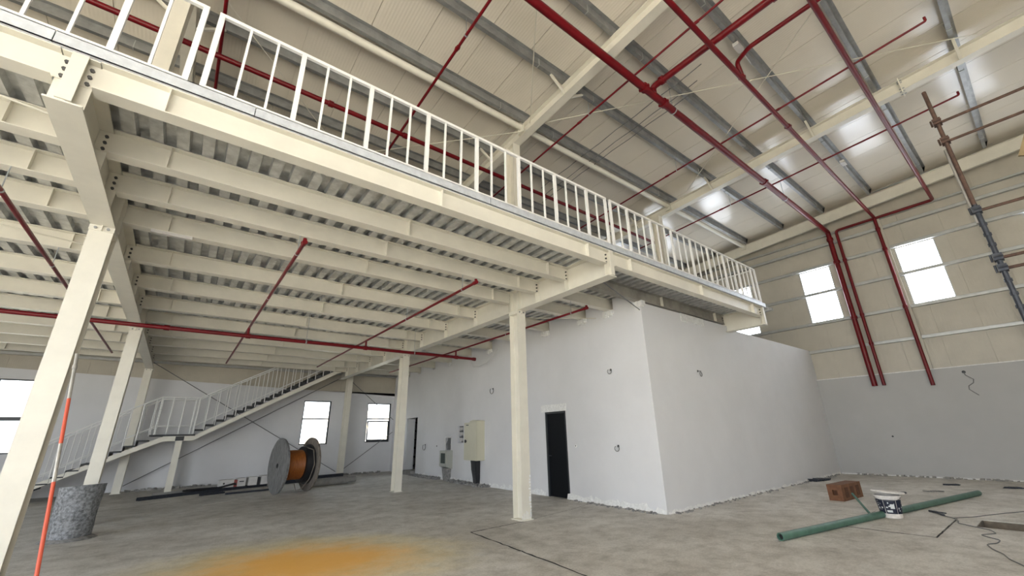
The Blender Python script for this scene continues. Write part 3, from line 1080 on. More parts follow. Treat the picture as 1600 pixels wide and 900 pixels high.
BR = [(6.47, -4.5, 9.8, 'thin red branch pipe crossing under the middle rafter, left of the tee'),
      (10.3, -.47, 11.0, 'thin red branch pipe ending in an upturned cap beyond the middle bay'),
      (13.65, -.58, 9.0, 'thin red branch pipe ending in an upturned cap nearest the end wall'),
      (2.98, -4.5, 11.0, 'red branch pipe crossing the roof above the middle of the balustrade'),
      (-.72, -4.5, 12.0, 'red branch pipe seen behind the gap between the near balustrade sections')]
for k, (bx, y0, y1, lab) in enumerate(BR):
    runs = [[(bx, y0, zq(y0)), (bx, y1, zq(y1))]]
    if y0 > -1:
        runs = [[(bx, y0, zq(y0) + .10), (bx, y0, zq(y0)), (bx, y1, zq(y1))]]
    pipe(lab, runs, .024 if k not in (3, 4) else .03, [((bx, 5.45, zq(5.45)), (0, 1, 0)), ((bx, 2.31, zq(2.31)), (0, 1, 0))],
         [((bx, 5.12, zq(5.12)), zr(5.12) - .2)], bend=.03)
pipe('red pipe running above the mezzanine parallel to the balustrade', [[(-7, 7.94, 8.45), (14, 7.94, 8.45)]], .052,
     [((1.3, 7.94, 8.45), (1, 0, 0)), ((3.0, 7.94, 8.45), (1, 0, 0)), ((6.47, 7.94, 8.45), (1, 0, 0))], [((4.5, 7.94, 8.45), 9.2)])
UY, UZ = 11.6, 3.99
pipe('long red pipe hung across the hall below the mezzanine joists', [[(-7, UY, UZ), (7.36, UY, UZ)]], .044,
     [((.92, UY, UZ), (1, 0, 0)), ((3.73, UY, UZ), (1, 0, 0)), ((6.66, UY, UZ), (1, 0, 0)), ((7.33, UY, UZ), (1, 0, 0)), ((-.6, UY, UZ), (1, 0, 0))],
     [((2.2, UY, UZ), 4.79), ((5.2, UY, UZ), 4.79)])
UB = [(.91, 17.6, 'thin red pipe under the joists, first right of the nearest column'),
      (3.74, 17.0, 'thin red pipe under the joists over the cable reel'),
      (6.64, 17.2, 'thin red pipe under the joists beside the white room wall'),
      (-1.97, 17.0, 'thin red pipe under the joists passing behind the nearest column')]
for bx, y1, lab in UB:
    pipe(lab, [[(bx, 5.88, 4.26), (bx, 5.88, 4.2), (bx, y1, 4.2)], [(bx, UY, UZ), (bx, UY, 4.2)]], .026,
         [((bx, 5.9, 4.2), (0, 1, 0))], [((bx, 6.35, 4.2), 4.5), ((bx, 8.87, 4.2), 4.5)], bend=.02)

# ------------------------------------------------------------------ brace rods on the back wall and under the deck
rod('wall_brace_rod', 'dark brace rod falling from the slim wall column past the staircase landing', (-1.24, 21.5, 4.62), (6.1, 21.5, .18), .014, 'rodshaded')
rod('wall_brace_rod', 'dark brace rod climbing the back wall from floor behind the drum', (-1.17, 21.55, .19), (6.1, 21.55, 4.55), .014, 'rodshaded')
rod('wall_brace_rod', 'dark brace rod falling across the small back window beside the room', (6.4, 21.5, 4.30), (8.7, 21.5, 2.46), .014, 'rodshaded')
rod('wall_brace_rod', 'dark brace rod climbing below the small back window from the wall column foot', (6.35, 21.5, .2), (8.7, 21.5, 1.86), .014, 'rodshaded')
rod('brace_rod', 'short thin rod running from the middle beam end to the room corner head', (5.84, 4.72, 4.30), (7.98, 5.44, 4.27), .011, 'rodshaded')
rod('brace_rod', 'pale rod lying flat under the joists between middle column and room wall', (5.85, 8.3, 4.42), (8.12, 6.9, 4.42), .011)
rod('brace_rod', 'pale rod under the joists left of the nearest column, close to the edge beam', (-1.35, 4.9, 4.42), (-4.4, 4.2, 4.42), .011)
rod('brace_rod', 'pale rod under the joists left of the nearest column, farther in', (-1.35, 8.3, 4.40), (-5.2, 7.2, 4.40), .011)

# ------------------------------------------------------------------ electrical things on the room wall
ANG = -math.atan(A_IN)


def on_wall(name, label, cat, s, z=0.0, group=None):
    return thing(name, label, cat, inner(s, 0, z), ANG, group)


# local frame: -x points into the hall, +y along the wall
cab = on_wall('electrical_cabinet', 'tall cream electrical cabinet mounted on the white room wall', 'cabinet', 12.95)
obj('body', MB().box(-.30, 0, -.44, .44, .79, 2.03), 'cabinet', cab)
obj('door', MB().box(-.325, -.302, -.43, .43, .80, 2.02), 'cabinet', cab)
hood = MB().add([(-.335, -.45, 2.03), (-.335, .02, 2.03), (0, .02, 2.03), (0, -.45, 2.03), (-.335, -.45, 2.07), (-.335, -.2, 2.10), (-.335, .02, 2.07),
                 (0, -.45, 2.07), (0, -.2, 2.10), (0, .02, 2.07)],
                [(3, 2, 1, 0), (0, 1, 6, 5, 4), (2, 3, 7, 8, 9), (4, 5, 8, 7), (5, 6, 9, 8), (0, 4, 7, 3), (1, 2, 9, 6)])
obj('rain_hood', hood, 'cabinet', cab)
obj('door_handle', MB().box(-.345, -.325, .24, .38, 1.39, 1.43).box(-.36, -.325, .28, .34, 1.36, 1.46), 'black', cab)
obj('maker_plate', MB().box(-.328, -.324, .12, .30, 1.93, 1.96), 'black', cab)
con = on_wall('cable_conduit', 'black cable conduit running from cream cabinet down to the floor', 'conduit', 12.93)
obj('trunk', MB().add([(-.20, -.16, .79), (-.20, .2, .79), (-.02, .2, .79), (-.02, -.16, .79), (-.13, -.14, 0), (-.13, .09, 0), (-.02, .09, 0), (-.02, -.14, 0)],
    [(0, 1, 2, 3), (7, 6, 5, 4), (0, 4, 5, 1), (1, 5, 6, 2), (2, 6, 7, 3), (3, 7, 4, 0)]), 'black', con)
for i in range(4):
    obj('cable', MB().tube([(-.21, -.12 + i * .08, .79), (-.19, -.11 + i * .075, .5), (-.15, -.1 + i * .055, .2), (-.14, -.1 + i * .05, 0)], .022, 8), 'black', con, smooth=50)
met = on_wall('meter_box', 'small grey meter box with dark glass on the room wall', 'meter box', 15.15)
bx_ = MB().add([(-.26, -.29, .50), (-.26, .29, .50), (0, .29, .42), (0, -.29, .42), (-.26, -.29, 1.07), (-.26, .29, 1.07), (0, .29, 1.07), (0, -.29, 1.07)],
               [(3, 2, 1, 0), (4, 5, 6, 7), (0, 1, 5, 4), (1, 2, 6, 5), (2, 3, 7, 6), (3, 0, 4, 7)])
obj('body', bx_, 'meter', met)
obj('cover', MB().box(-.285, -.262, -.27, .27, .53, 1.06), 'meter', met)
obj('viewing_glass', MB().box(-.292, -.284, -.22, .14, .62, .98), 'screen', met)
obj('cable_throat', MB().add([(-.20, -.2, .45), (-.20, .22, .45), (0, .22, .45), (0, -.2, .45), (-.12, -.16, .0), (-.14, .2, .0), (0, .2, .0), (0, -.16, .0)],
    [(0, 1, 2, 3), (7, 6, 5, 4), (0, 4, 5, 1), (1, 5, 6, 2), (2, 6, 7, 3), (3, 7, 4, 0)]), 'rubble', met)
rc = on_wall('wall_chase', 'open chase with loose cables in the room wall above meter box', 'wall chase', 15.26)
obj('back', MB().box(.12, .14, -.28, .28, 1.09, 1.56), 'rubble', rc)
obj('lining', MB().box(-.012, .02, -.29, -.24, 1.07, 1.58).box(-.012, .02, .24, .29, 1.07, 1.58).box(-.012, .02, -.29, .29, 1.53, 1.58), 'plaster_raw', rc)
for i in range(4):
    obj('cable', MB().tube([(.03, -.17 + .1 * i, 1.07), (-.02, -.15 + .09 * i, 1.3), (.05, -.12 + .07 * i, 1.45), (.08, -.1 + .06 * i, 1.56)], .014, 6), 'cable', rc)
rw = on_wall('socket_recess', 'narrow recess with white fittings beside the cream cabinet', 'wall recess', 14.245)
obj('back', MB().box(.15, .17, -.22, .22, 1.33, 1.96), 'rubble', rw)
for zz in (1.42, 1.62, 1.80):
    obj('fitting', MB().box(.02, .12, -.12, .13, zz, zz + .10), 'boxw', rw)
    obj('fitting_shadow_gap', MB().box(.03, .125, -.15, .15, zz + .105, zz + .15), 'black', rw)  # solid black block standing in for the shade above each fitting


def loop(label, p, n, r, up=.05, m='cable', col='cable_loop', hole=True):
    """cable end coming out of a wall: p on the wall, n outward"""
    t = thing(col, label, 'cable', p)
    n = Vector(n).normalized()
    s = Vector((-n.y, n.x, 0))
    pts = [n * -.02, n * .03 + s * .01]
    for k in range(13):
        a = math.pi * .5 - 2 * math.pi * k / 12 * .95
        pts.append(n * (.045 + .004 * k) + s * (math.cos(a) * r + r * .2) + Vector((0, 0, math.sin(a) * r - r)))
    obj('cable_end', MB().tube(pts, .009, 6), m, t, smooth=50)
    if hole:
        obj('hole', MB().cyl(n * .002, n * .006, .03, n=10), 'black', t)
    return t


NW = (-1, A_IN, 0)
loop('black cable loop high on the room wall left of the black-door column', inner(11.95, 0, 3.10), NW, .085, m='black')
loop('black cable loop low on the room wall near the far open doorway', inner(17.45, 0, 1.27), NW, .11, m='black')
loop('grey cable coil high on bright room wall, right of the door', inner(6.56, 0, 3.03), NW, .05)
loop('grey cable coil low on bright room wall, right of the door', inner(6.56, 0, 1.28), NW, .055)
loop('dark cable loop on the shaded front wall of the room', (10.15, 5.45, 3.0), (0, -1, 0), .07)
t = on_wall('light_switch', 'tiny round switch box beside the black door', 'switch', 7.98, 1.277)
obj('rim', MB().ring((-.01, 0, 0), (1, 0, 0), .02, .04, .02, 12), 'plaster_raw', t)
obj('hole', MB().cyl((-.008, 0, 0), (-.004, 0, 0), .02, n=10), 'black', t)
t = on_wall('wall_plug', 'tiny black plug hole between meter box and cable loop', 'wall hole', 16.3, 1.22)
obj('hole', MB().cyl((-.01, 0, 0), (.0, 0, 0), .03, n=8), 'black', t)
t = thing('dangling_wire', 'grey wire dangling from a hole in the end wall plaster', 'cable', (18.8, 1.55, 3.07))
obj('hole', MB().cyl((-.006, 0, 0), (.0, 0, 0), .045, n=10), 'black', t)
obj('wire', MB().tube([(0, 0, 0), (-.03, -.01, -.09), (-.04, -.08, -.17), (-.03, -.15, -.24), (-.03, -.12, -.34), (-.03, 0, -.42), (-.03, .02, -.52), (-.03, -.06, -.62), (-.03, -.14, -.71)], .011, 6), 'cable', t, smooth=50)
t = thing('wall_plug', 'small dark plug hole in the lower end wall plaster', 'wall hole', (18.8, 3.72, 1.22))
obj('hole', MB().cyl((-.012, 0, 0), (.0, 0, 0), .028, n=8), 'black', t)
t = thing('white_wire_loop', 'white wires hanging under the joists at the head of the room wall', 'cable', (8.2, 12.3, 4.4))
obj('wire', MB().tube([(.02, .9, .0), (-.05, .8, -.2), (-.08, .6, -.42), (-.08, .2, -.46), (-.08, -.3, -.4), (-.06, -.7, -.2), (-.02, -.9, .0)], .012, 6), 'whitecable', t, smooth=50)

# junction boxes fixed to the purlins
for (px, py, lab) in ((8.12, 2.18, 'small white junction box on the purlin beside the bent red riser'),
                      (15.1, 2.12, 'small white junction box on the purlin close to the end wall')):
    t = thing('junction_box', lab, 'junction box', (px, py, zr(py) - .3))
    obj('box', MB().box(-.14, .14, -.06, .06, 0, .09), 'boxw', t)
    obj('cable', MB().tube([(.14, 0, .05), (.45, .02, .07), (.8, .05, .12)], .012, 6), 'whitecable', t)

# ------------------------------------------------------------------ things on the floor
dr = thing('cement_drum', 'rough cement-crusted sheet drum standing near the staircase foot', 'drum', (-1.2, 11.78, 0))
N_ = 40
rings = [(0, .285), (.06, .29), (.2, .292), (.36, .293), (.37, .300), (.39, .300), (.40, .295), (.6, .305), (.8, .315), (.87, .318), (.89, .325), (.895, .31), (.80, .30)]
rnd = random.Random(5)
vs = []
for z, r in rings:
    for i in range(N_):
        a = 2 * math.pi * i / N_
        rr = r + rnd.uniform(-.006, .006) + .008 * math.sin(3 * a + 9 * z)
        zz = z + (.02 * math.cos(a + 1) if z > .85 else 0)
        vs.append((rr * math.cos(a), rr * math.sin(a), zz))
fs = [(k * N_ + i, k * N_ + (i + 1) % N_, (k + 1) * N_ + (i + 1) % N_, (k + 1) * N_ + i) for k in range(len(rings) - 1) for i in range(N_)]
obj('shell', MB().add(vs, fs + [tuple(range(N_ - 1, -1, -1))]), 'drum', dr, smooth=50)
obj('cement_fill', MB().lathe([(.305, .84), (.15, .86), (.001, .85)], n=24), 'rubble', dr)
obj('spill', MB().lathe([(.40, .002), (.34, .03), (.28, .05)], n=18), 'rubble', dr)

pl = thing('survey_pole', 'thin red and white painted pole leaning beside the nearest column', 'pole', (-.70, 6.1, 0))
pa, pb = Vector((0, 0, 0)), Vector((-.395, .86, 2.62))
cuts = [0, .50, .56, .74, .78, 1.0]
pts = [pa.lerp(pb, c) for c in (0, .48, .62, .80, 1.0)]
for i, (a, b) in enumerate(zip(pts[:-1], pts[1:])):
    obj('pole_band', MB().cyl(a, b, .0165, n=10), 'orange' if i in (0, 2) else 'tubepale', pl, smooth=40)
obj('collar', MB().cyl(pa.lerp(pb, .93), pa.lerp(pb, .945), .022, n=10), 'tubepale', pl)
obj('foot_lump', MB().lathe([(.13, 0), (.11, .03), (.06, .05), (.001, .055)], n=10), 'plaster_raw', pl)

# cable reel
RA = math.radians(9)
reel = thing('cable_reel', 'large wooden cable reel wound with orange cable', 'cable reel', (3.25, 16.05, .835), RA)


def planked_disc(x, r, t, seed):
    rnd = random.Random(seed)
    n = 9
    out = []
    for i in range(n):
        y0, y1 = -r + 2 * r * i / n + .004, -r + 2 * r * (i + 1) / n - .004
        pts = []
        for k in range(5):
            yy = y0 + (y1 - y0) * k / 4
            pts.append((yy, math.sqrt(max(r * r - yy * yy, .0004))))
        loop_ = pts + [(a, -b) for a, b in reversed(pts)]
        m_ = len(loop_)
        dx = rnd.uniform(-.004, .004)
        vs = [(x + dx + s * t / 2, a, b) for s in (-1, 1) for a, b in loop_]
        fs = [(k, (k + 1) % m_, m_ + (k + 1) % m_, m_ + k) for k in range(m_)] + [tuple(range(m_)), tuple(range(2 * m_ - 1, m_ - 1, -1))]
        out.append(MB().add(vs, fs))
    return out


for x0, m_, sd in ((-.475, 'wood', 1), (.475, 'woodbrown', 2)):
    fl_ = obj('flange', MB().cyl((x0 - .022, 0, 0), (x0 + .022, 0, 0), .82, n=40), m_, reel)
    for mbp in planked_disc(x0 + (-.036 if x0 < 0 else -.034), .835, .026, sd):
        obj('plank', mbp, m_, fl_)
    obj('hub_plate', MB().cyl((x0 - .06, 0, 0), (x0 + .06, 0, 0), .07, n=16), 'dark', fl_)
wind = []
for i in range(29):
    xx = -.44 + .62 * i / 28
    wind.append((.44 + (.014 if i % 2 else 0), xx))
mb = MB()
vs = [(x_, r_ * math.cos(2 * math.pi * k / 28), r_ * math.sin(2 * math.pi * k / 28)) for r_, x_ in wind for k in range(28)]
fs = [(i * 28 + k, i * 28 + (k + 1) % 28, (i + 1) * 28 + (k + 1) % 28, (i + 1) * 28 + k) for i in range(28) for k in range(28)]
obj('orange_winding', mb.add(vs, fs), 'orangecable', reel, smooth=60)
vs2 = []
obj('black_winding', MB().cyl((.18, 0, 0), (.43, 0, 0), .56, n=32).cyl((.36, 0, 0), (.44, 0, 0), .62, n=32), 'black', reel, smooth=40)
obj('loose_end', MB().tube([(.16, -.45, .52), (.30, -.62, .45), (.34, -.72, .0), (.26, -.66, -.42), (.10, -.52, -.70), (-.02, -.42, -.74), (-.06, -.34, -.55)], .014, 6), 'woodbrown', reel, smooth=60)

# long dark steel sections, pipes and the cartons behind the reel
def bar_thing(name, label, p0, p1, w, h, m, cat):
    t = thing(name, label, cat, p0)
    d = Vector(p1) - Vector(p0)
    # an open channel: web and two flanges
    pr = [(-w / 2, 0), (w / 2, 0), (w / 2, h), (w / 2 - .008, h), (w / 2 - .008, .008), (-w / 2 + .008, .008), (-w / 2 + .008, h), (-w / 2, h)]
    obj('channel', MB().sweep(pr, (0, 0, 0), d), m, t)
    return t


bar_thing('steel_channel', 'long black steel channel lying on floor, nearest the camera', (-.55, 17.75, 0), (3.0, 19.3, 0.0), .16, .09, 'tubeblk', 'steel channel')
bar_thing('steel_channel', 'pale steel channel lying just behind the long black one', (-.2, 18.5, 0), (2.9, 19.75, 0), .30, .10, 'conc', 'steel channel')
bar_thing('steel_channel', 'short black steel channel half hidden by the reel', (1.6, 17.3, 0), (2.9, 17.5, 0), .12, .05, 'tubeblk', 'steel channel')
bar_thing('steel_channel', 'short dark offcut in front of the long black channel', (.95, 17.6, 0), (1.6, 17.85, 0), .12, .06, 'tubeblk', 'steel channel')
t = tag(obj('black_hose', MB().tube([(.5, 18.2, .14), (.8, 18.3, .13), (1.1, 18.5, .10), (1.5, 18.6, .12), (1.95, 18.6, .22), (2.0, 18.9, .12), (1.2, 18.9, .1), (.6, 18.75, .11)], .03, 8, .08), 'black', smooth=50),
        'black hose slumped over the steel channels', 'hose')
t = thing('concrete_pipe', 'thick grey pipe lying on floor right of the cable reel', 'pipe', (4.1, 17.35, .13))
obj('barrel', MB().cyl((-.3, -.1, 0), (1.35, .18, 0), .13, n=20), 'conc', t, smooth=40)
obj('collar', MB().cyl((1.36, .18, 0), (1.66, .23, 0), .105, n=20), 'conc', t, smooth=40)
t = thing('black_beam', 'dark steel beam lying along the back wall behind the reel', 'steel beam', (3.4, 19.4, 0))
obj('web', MB().ibeam((0, 0, .1), (2.6, .5, .1), .2, .2), 'tubeblk', t)
for k, (bx, by, w, h, lab) in enumerate([
        (1.50, 18.65, .42, .23, 'white carton with a red side, leftmost of the four'), (2.02, 18.72, .26, .25, 'white carton with black mark, second of the four'),
        (2.36, 18.78, .28, .26, 'plain pale carton, third of the four'), (2.76, 18.84, .30, .28, 'plain grey carton, nearest the cable reel')]):
    t = thing('carton', lab, 'carton', (bx, by, .10), math.radians(8))
    obj('box', MB().box(0, w, 0, .3, 0, h), 'boxw', t)
    obj('lid_flap', MB().box(-.008, w + .008, -.008, .305, h, h + .012), 'boxw', t)
    if k == 0:
        obj('red_side', MB().box(w, w + .13, .01, .29, 0, h - .01), 'boxr', t)
        obj('printed_dot', MB().cyl((.12, -.001, .13), (.12, -.005, .13), .03, n=10), 'black', t)
    if k == 1:
        obj('printed_mark', MB().box(.06, .2, -.005, 0, .14, .17), 'black', t)
    if k >= 2:
        obj('dark_side', MB().box(w, w + .09, .01, .29, 0, h - .01), 'black', t)

# rubble along wall feet
def rubble(name, label, pts, n, smin, smax, seed, m='rubble'):
    rnd = random.Random(seed)
    mb = MB()
    for i in range(n):
        k = rnd.randrange(len(pts) - 1)
        p = Vector(pts[k]).lerp(Vector(pts[k + 1]), rnd.random())
        p += Vector((rnd.gauss(0, .06), rnd.gauss(0, .06), 0))
        s = rnd.uniform(smin, smax)
        q = [Vector((sx * s * rnd.uniform(.6, 1.2), sy * s * rnd.uniform(.6, 1.2), (sz + .7) * s * rnd.uniform(.4, .8))) + p for sx in (-1, 1) for sy in (-1, 1) for sz in (-1, 1)]
        mb.add(q, [(0, 1, 3, 2), (4, 6, 7, 5), (0, 4, 5, 1), (2, 3, 7, 6), (0, 2, 6, 4), (1, 5, 7, 3)])
    o = tag(obj(name, mb, m), label, 'rubble')
    return stuff(o)


rubble('mortar_rubble', 'grey mortar rubble heaped along the foot of room wall', [inner(12.2, .14, .0), inner(14.8, .12, 0)], 150, .02, .075, 2)
rubble('mortar_rubble', 'loose mortar crumbs by the far doorway of the room', [inner(15.8, .15, .0), inner(18.6, .15, 0)], 120, .02, .08, 3)
rubble('mortar_rubble', 'crumbled mortar line at foot of the bright room wall', [inner(5.6, .08, .0), inner(8.2, .07, 0)], 110, .008, .03, 4)
rubble('mortar_rubble', 'crumbled mortar line at foot of the shaded front wall', [(8.1, 5.38, 0), (18.4, 5.38, 0)], 160, .008, .03, 5)
rubble('mortar_rubble', 'dark dirt strip along the foot of the end wall', [(18.68, 5.0, 0), (18.68, -3, 0)], 170, .015, .05, 6, 'conc')
rubble('mortar_rubble', 'dark debris strip along the foot of the back wall', [(-1, 21.4, 0), (8.3, 21.4, 0)], 190, .02, .07, 7, 'conc')
for lab, pts, s in (('dark crumpled rag on floor by the far corner of room', [(15.75, 5.33), (16.35, 5.2)], .10),
                    ('flat dark scrap on floor in front of end wall, right of bucket', [(16.75, 2.5), (16.9, 2.3)], .05),
                    ('flat dark scrap near the right picture edge', [(16.8, 1.4), (16.9, 1.15)], .05),
                    ('dark stone chip on the floor behind the bucket', [(14.2, 3.08), (14.3, 2.95)], .045),
                    ('pale flat scrap on the floor between bucket and end wall', [(14.9, 2.65), (15.1, 2.4)], .04)):
    rnd = random.Random(lab)
    mb = MB()
    for i in range(7):
        px = pts[0][0] + (pts[1][0] - pts[0][0]) * i / 6
        py = pts[0][1] + (pts[1][1] - pts[0][1]) * i / 6
        q = [Vector((px + a * s * rnd.uniform(.7, 1.6), py + b * s * rnd.uniform(.7, 1.6), (c + 1) * s * .35 * rnd.uniform(.5, 1.2))) for a in (-1, 1) for b in (-1, 1) for c in (-1, 1)]
        mb.add(q, [(0, 1, 3, 2), (4, 6, 7, 5), (0, 4, 5, 1), (2, 3, 7, 6), (0, 2, 6, 4), (1, 5, 7, 3)])
    tag(obj('floor_scrap', mb, 'conc' if 'pale' in lab else 'tubeblk'), lab, 'scrap')
tag(obj('white_strip', MB().bar((.9, 15.0, .006), (1.75, 15.55, .006), .035, .01), 'boxw'), 'thin white strip lying on the floor in front of cartons', 'strip')

# hollow clay block
hb = thing('clay_block', 'brown hollow clay block lying on the floor near the room corner', 'brick', (12.03, 3.84, 0), math.radians(-4))
bw, bl, bh = .29, 1.12, .33   # across y, along x, height
fn = lambda u, v, w: (w, -u, v)
kh = lambda u, v: not (abs(u - .145) < .05 and abs(v - .165) < .055)
obj('block', MB().cells([0, .095, .195, bw], [0, .11, .22, bh], kh, fn, bl), 'brick', hb)
obj('core', MB().box(.06, bl - .06, -bw + .02, -.02, .03, bh - .03), 'brickdark', hb)
for i in range(3):
    x0 = .15 + i * .32
    obj('scored_patch', MB().box(x0, x0 + .18, -bw - .006, -bw + .002, .06, .27), 'brickdark', hb)

# paint bucket
bk_ = thing('paint_bucket', 'white plastic paint bucket with dark printed label and dirty lid', 'bucket', (10.55, 2.44, 0.004))
obj('body', MB().lathe([(.001, 0), (.145, 0), (.15, .01), (.185, .34), (.20, .345), (.20, .37), (.178, .372), (.17, .30)], n=32), 'bucketw', bk_, smooth=35)
tilt = MB().lathe([(.001, .395), (.20, .400), (.235, .405), (.245, .42), (.235, .435), (.001, .43)], n=32)
o = obj('lid', tilt, 'bucketw', bk_, smooth=35)
o.rotation_euler = (math.radians(3), math.radians(4), 0)
# label band: panels and print facing the camera (about -x -y)
face = math.atan2(-2.44, -10.55)


def band(a0, a1, z0, z1, off=.003, n=6):
    vs = []
    for z in (z0, z1):
        r = .15 + (z - .01) * (.035 / .33) + off
        vs += [(r * math.cos(a0 + (a1 - a0) * k / n), r * math.sin(a0 + (a1 - a0) * k / n), z) for k in range(n + 1)]
    return MB().add(vs, [(k, k + 1, n + 2 + k, n + 1 + k) for k in range(n)])


for a0, a1 in ((-1.55, -.62), (-.58, .42), (.46, 1.5)):
    # picture-left is the larger angle seen from the camera, so mirror
    obj('label_panel', band(face - a1, face - a0, .075, .305, .003, 10), 'label', bk_)
rnd = random.Random(11)
for k in range(26):
    a = rnd.uniform(-1.3, 1.35)
    z0 = rnd.uniform(.085, .27)
    wv_ = rnd.uniform(.03, .16)
    obj('label_print', band(face + a, face + a + wv_, z0, z0 + rnd.uniform(.008, .035), .006, 2), 'labelw', bk_)
obj('label_print', band(face + .05, face + .40, .16, .235, .005, 4), 'labelw', bk_)
obj('label_print', band(face - .30, face + .16, .10, .135, .005, 4), 'labelw', bk_)
obj('wire_handle', MB().tube([(.19 * math.cos(t_), .19 * math.sin(t_), .34 - .05 * math.sin((t_ - face) * 1.0 + math.pi / 2)) for t_ in [face - 1.5 + 3 * i / 10 for i in range(11)]], .004, 6), 'cable', bk_)

# green plastic pipe and stick
gp = thing('green_pipe', 'long green plastic pipe lying across the floor past the bucket', 'pipe', (7.39, 3.12, .055), math.atan2(1.72 - 3.12, 14.85 - 7.39))
Lg = math.hypot(14.85 - 7.39, 1.72 - 3.12)
vs, fs = [], []
mb = MB()
n = 20
for xx, rr in ((.06, .040), (0, .042), (0, .055), (Lg, .055), (Lg, .042), (Lg - .06, .04)):
    vs += [(xx, rr * math.cos(2 * math.pi * k / n), rr * math.sin(2 * math.pi * k / n)) for k in range(n)]
fs = [(i * n + k, i * n + (k + 1) % n, (i + 1) * n + (k + 1) % n, (i + 1) * n + k) for i in range(5) for k in range(n)]
obj('pipe_wall', MB().add(vs, fs), 'green', gp, smooth=50)
obj('bore', MB().cyl((.05, 0, 0), (.06, 0, 0), .041, n=16), 'dark', gp)
tag(obj('green_stick', MB().bar((10.35, 2.70, .03), (10.75, 3.02, .33), .028, .028), 'green'), 'short dark green stick propped on the green pipe beside the bucket', 'stick')
tag(obj('floor_cable', MB().tube([(11.58, 2.04, .01), (11.3, 1.9, .012), (11.08, 1.72, .014), (10.85, 1.62, .012), (10.6, 1.6, .01), (10.42, 1.40, .01), (10.25, 1.2, .01), (10.0, 1.12, .01), (9.75, 1.27, .01),
    (9.62, 1.18, .01), (9.5, 1.05, .01), (9.25, 1.06, .01), (9.07, 1.15, .01), (8.8, 1.08, .01), (8.55, .96, .01), (8.3, .9, .01), (8.06, .78, .01), (7.7, .66, .01)], .0065, 6, .06), 'cable', smooth=60),
    'thin dark cable snaking over the floor from patch slab to the picture corner', 'cable')
tag(obj('floor_cable', MB().tube([(11.1, 1.72, .008), (11.4, 1.52, .008), (11.75, 1.38, .008), (12.3, 1.15, .008), (12.9, .85, .008), (14, .3, .008)], .006, 6), 'cable', smooth=60),
    'very thin straight cable running from patch slab behind the pit', 'cable')
tag(obj('dark_twig', MB().tube([(11.62, 2.1, .02), (11.45, 1.97, .035), (11.25, 1.85, .02)], .018, 6).tube([(11.45, 1.97, .035), (11.5, 1.85, .02)], .012, 6), 'tubeblk'), 'bent dark stick lying by the corner of the patch slab', 'stick')

# ------------------------------------------------------------------ scaffold at the right edge
SX, SYY = 8.0, -.035
sc_ = thing('scaffold', 'rusty tube scaffold with couplers at the right picture edge', 'scaffold', (SX, SYY, 0))
obj('standard', MB().cyl((0, 0, 4.35), (0, 0, 6.36), .025, n=10), 'rust', sc_, smooth=40)
obj('standard', MB().cyl((0, 0, 0), (0, 0, 4.40), .028, n=10), 'tubeblk', sc_, smooth=40)
obj('standard', MB().cyl((.05, .035, 4.15), (.05, .035, 5.35), .022, n=10), 'tubepale', sc_, smooth=40)
for z in (5.80, 5.47, 4.32, 3.62, 3.47, 2.4, 1.3):
    obj('ledger', MB().cyl((.05, .0, z), (.05, -2.4, z), .021, n=8), 'rust', sc_, smooth=40)
    mb = MB().box(-.05, .07, -.045, .045, z - .045, z + .045).cyl((-.06, .03, z), (-.06, -.05, z), .014, n=6).cyl((0, .06, z - .05), (0, .06, z + .05), .012, n=6)
    obj('coupler', mb, 'rust' if z > 4.4 else 'tubeblk', sc_)
for z in (4.10, 3.95, 3.80, 3.3, 3.12, 2.95):
    obj('spigot_ring', MB().cyl((0, 0, z - .02), (0, 0, z + .02), .038, n=10), 'tubeblk', sc_)
obj('standard', MB().cyl((0, -2.4, 0), (0, -2.4, 6.2), .025, n=10), 'rust', sc_, smooth=40)
pk = thing('timber_plank', 'yellowish timber plank standing tilted behind scaffold at the right edge', 'plank', (8.0, -.70, 4.86))
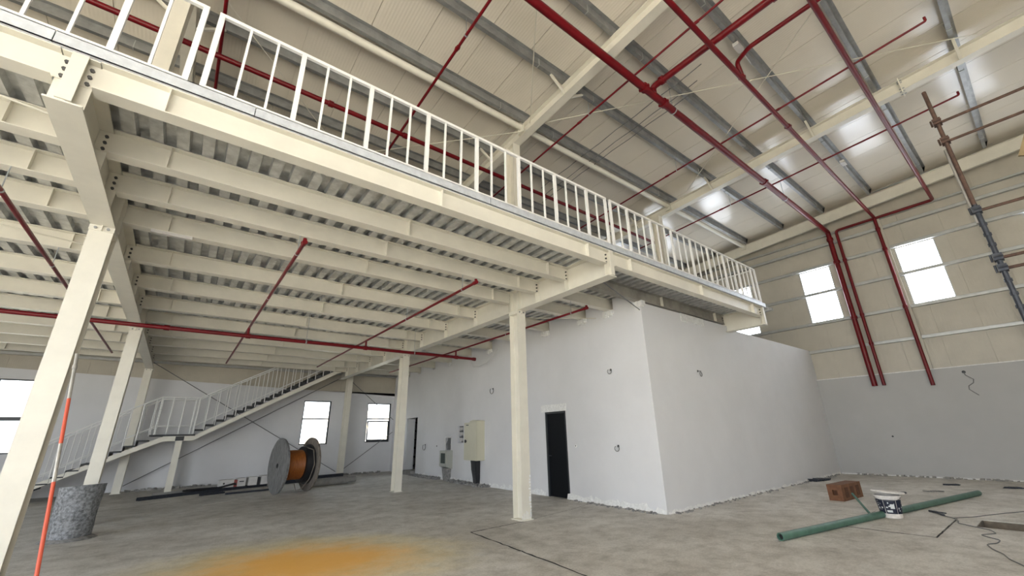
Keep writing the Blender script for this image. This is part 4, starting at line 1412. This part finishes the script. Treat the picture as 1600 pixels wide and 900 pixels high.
obj('board', MB().sweep([(-.14, -.02), (.14, -.02), (.14, .02), (-.14, .02)], (.12, .0, .0), (.12, -.50, 1.05), up=(1, 0, 0)), 'plank', pk)
# keep the plank carried: rests on a ledger of the scaffold

# ------------------------------------------------------------------ outside, seen through the back windows
ground = struct('ground', MB().box(-90, 120, 21.98, 320, -.5, -.4).box(-90, -13.3, -90, 21.9, -.5, -.4).box(-13.3, 120, -90, -9.3, -.5, -.4), 'earth')
def far_house(label, x, y, w, h, m, rows, cols):
    t = thing('far_house', label, 'house', (x, y, -.4))
    obj('wall', MB().box(0, w, 0, 8, 0, h), m, t)
    obj('parapet', MB().box(-.2, w + .2, -.2, 8.2, h, h + .5), m, t)
    for r in range(rows):
        for c in range(cols):
            x0 = w * (c + .3) / cols
            z0 = h * (r + .35) / rows
            obj('far_window', MB().box(x0, x0 + w / cols * .45, -.06, .02, z0, z0 + h / rows * .45), 'farglass', t)
far_house('pale far house with two rows of windows, outside left back window', 27, 120, 26, 8.6, 'farwall', 2, 8)
far_house('long low ochre far building outside the small back window', 56, 150, 13, 6.5, 'farorange', 1, 5)
def shrub(label, x, y, r, seed):
    rnd = random.Random(seed)
    mb = MB()
    for i in range(220):
        a, b, rr = rnd.uniform(0, 6.28), rnd.uniform(0, 1.5), r * rnd.uniform(.5, 1)
        c = Vector((rr * math.cos(a) * math.cos(b), rr * math.sin(a) * math.cos(b), rr * math.sin(b) * .7))
        s = r * .10
        d1_ = Vector((rnd.uniform(-1, 1), rnd.uniform(-1, 1), rnd.uniform(-1, 1))).normalized() * s
        d2_ = Vector((rnd.uniform(-1, 1), rnd.uniform(-1, 1), rnd.uniform(-1, 1))).normalized() * s
        mb.add([c - d1_, c + d2_, c + d1_, c - d2_], [(0, 1, 2, 3)])
    t = thing('shrub', label, 'shrub', (x, y, -.4))
    obj('foliage', mb, 'shrub', t)
    obj('stem', MB().cyl((0, 0, 0), (0, 0, r * .6), r * .06, n=6), 'woodbrown', t)
shrub('yellow-green shrub outside the left back window', 9.6, 44, 1.0, 1)
shrub('low yellow shrub outside the window at left picture edge', -11.5, 47, 1.3, 2)
shrub('small faint shrub outside the small back window', 18.0, 52, .9, 3)
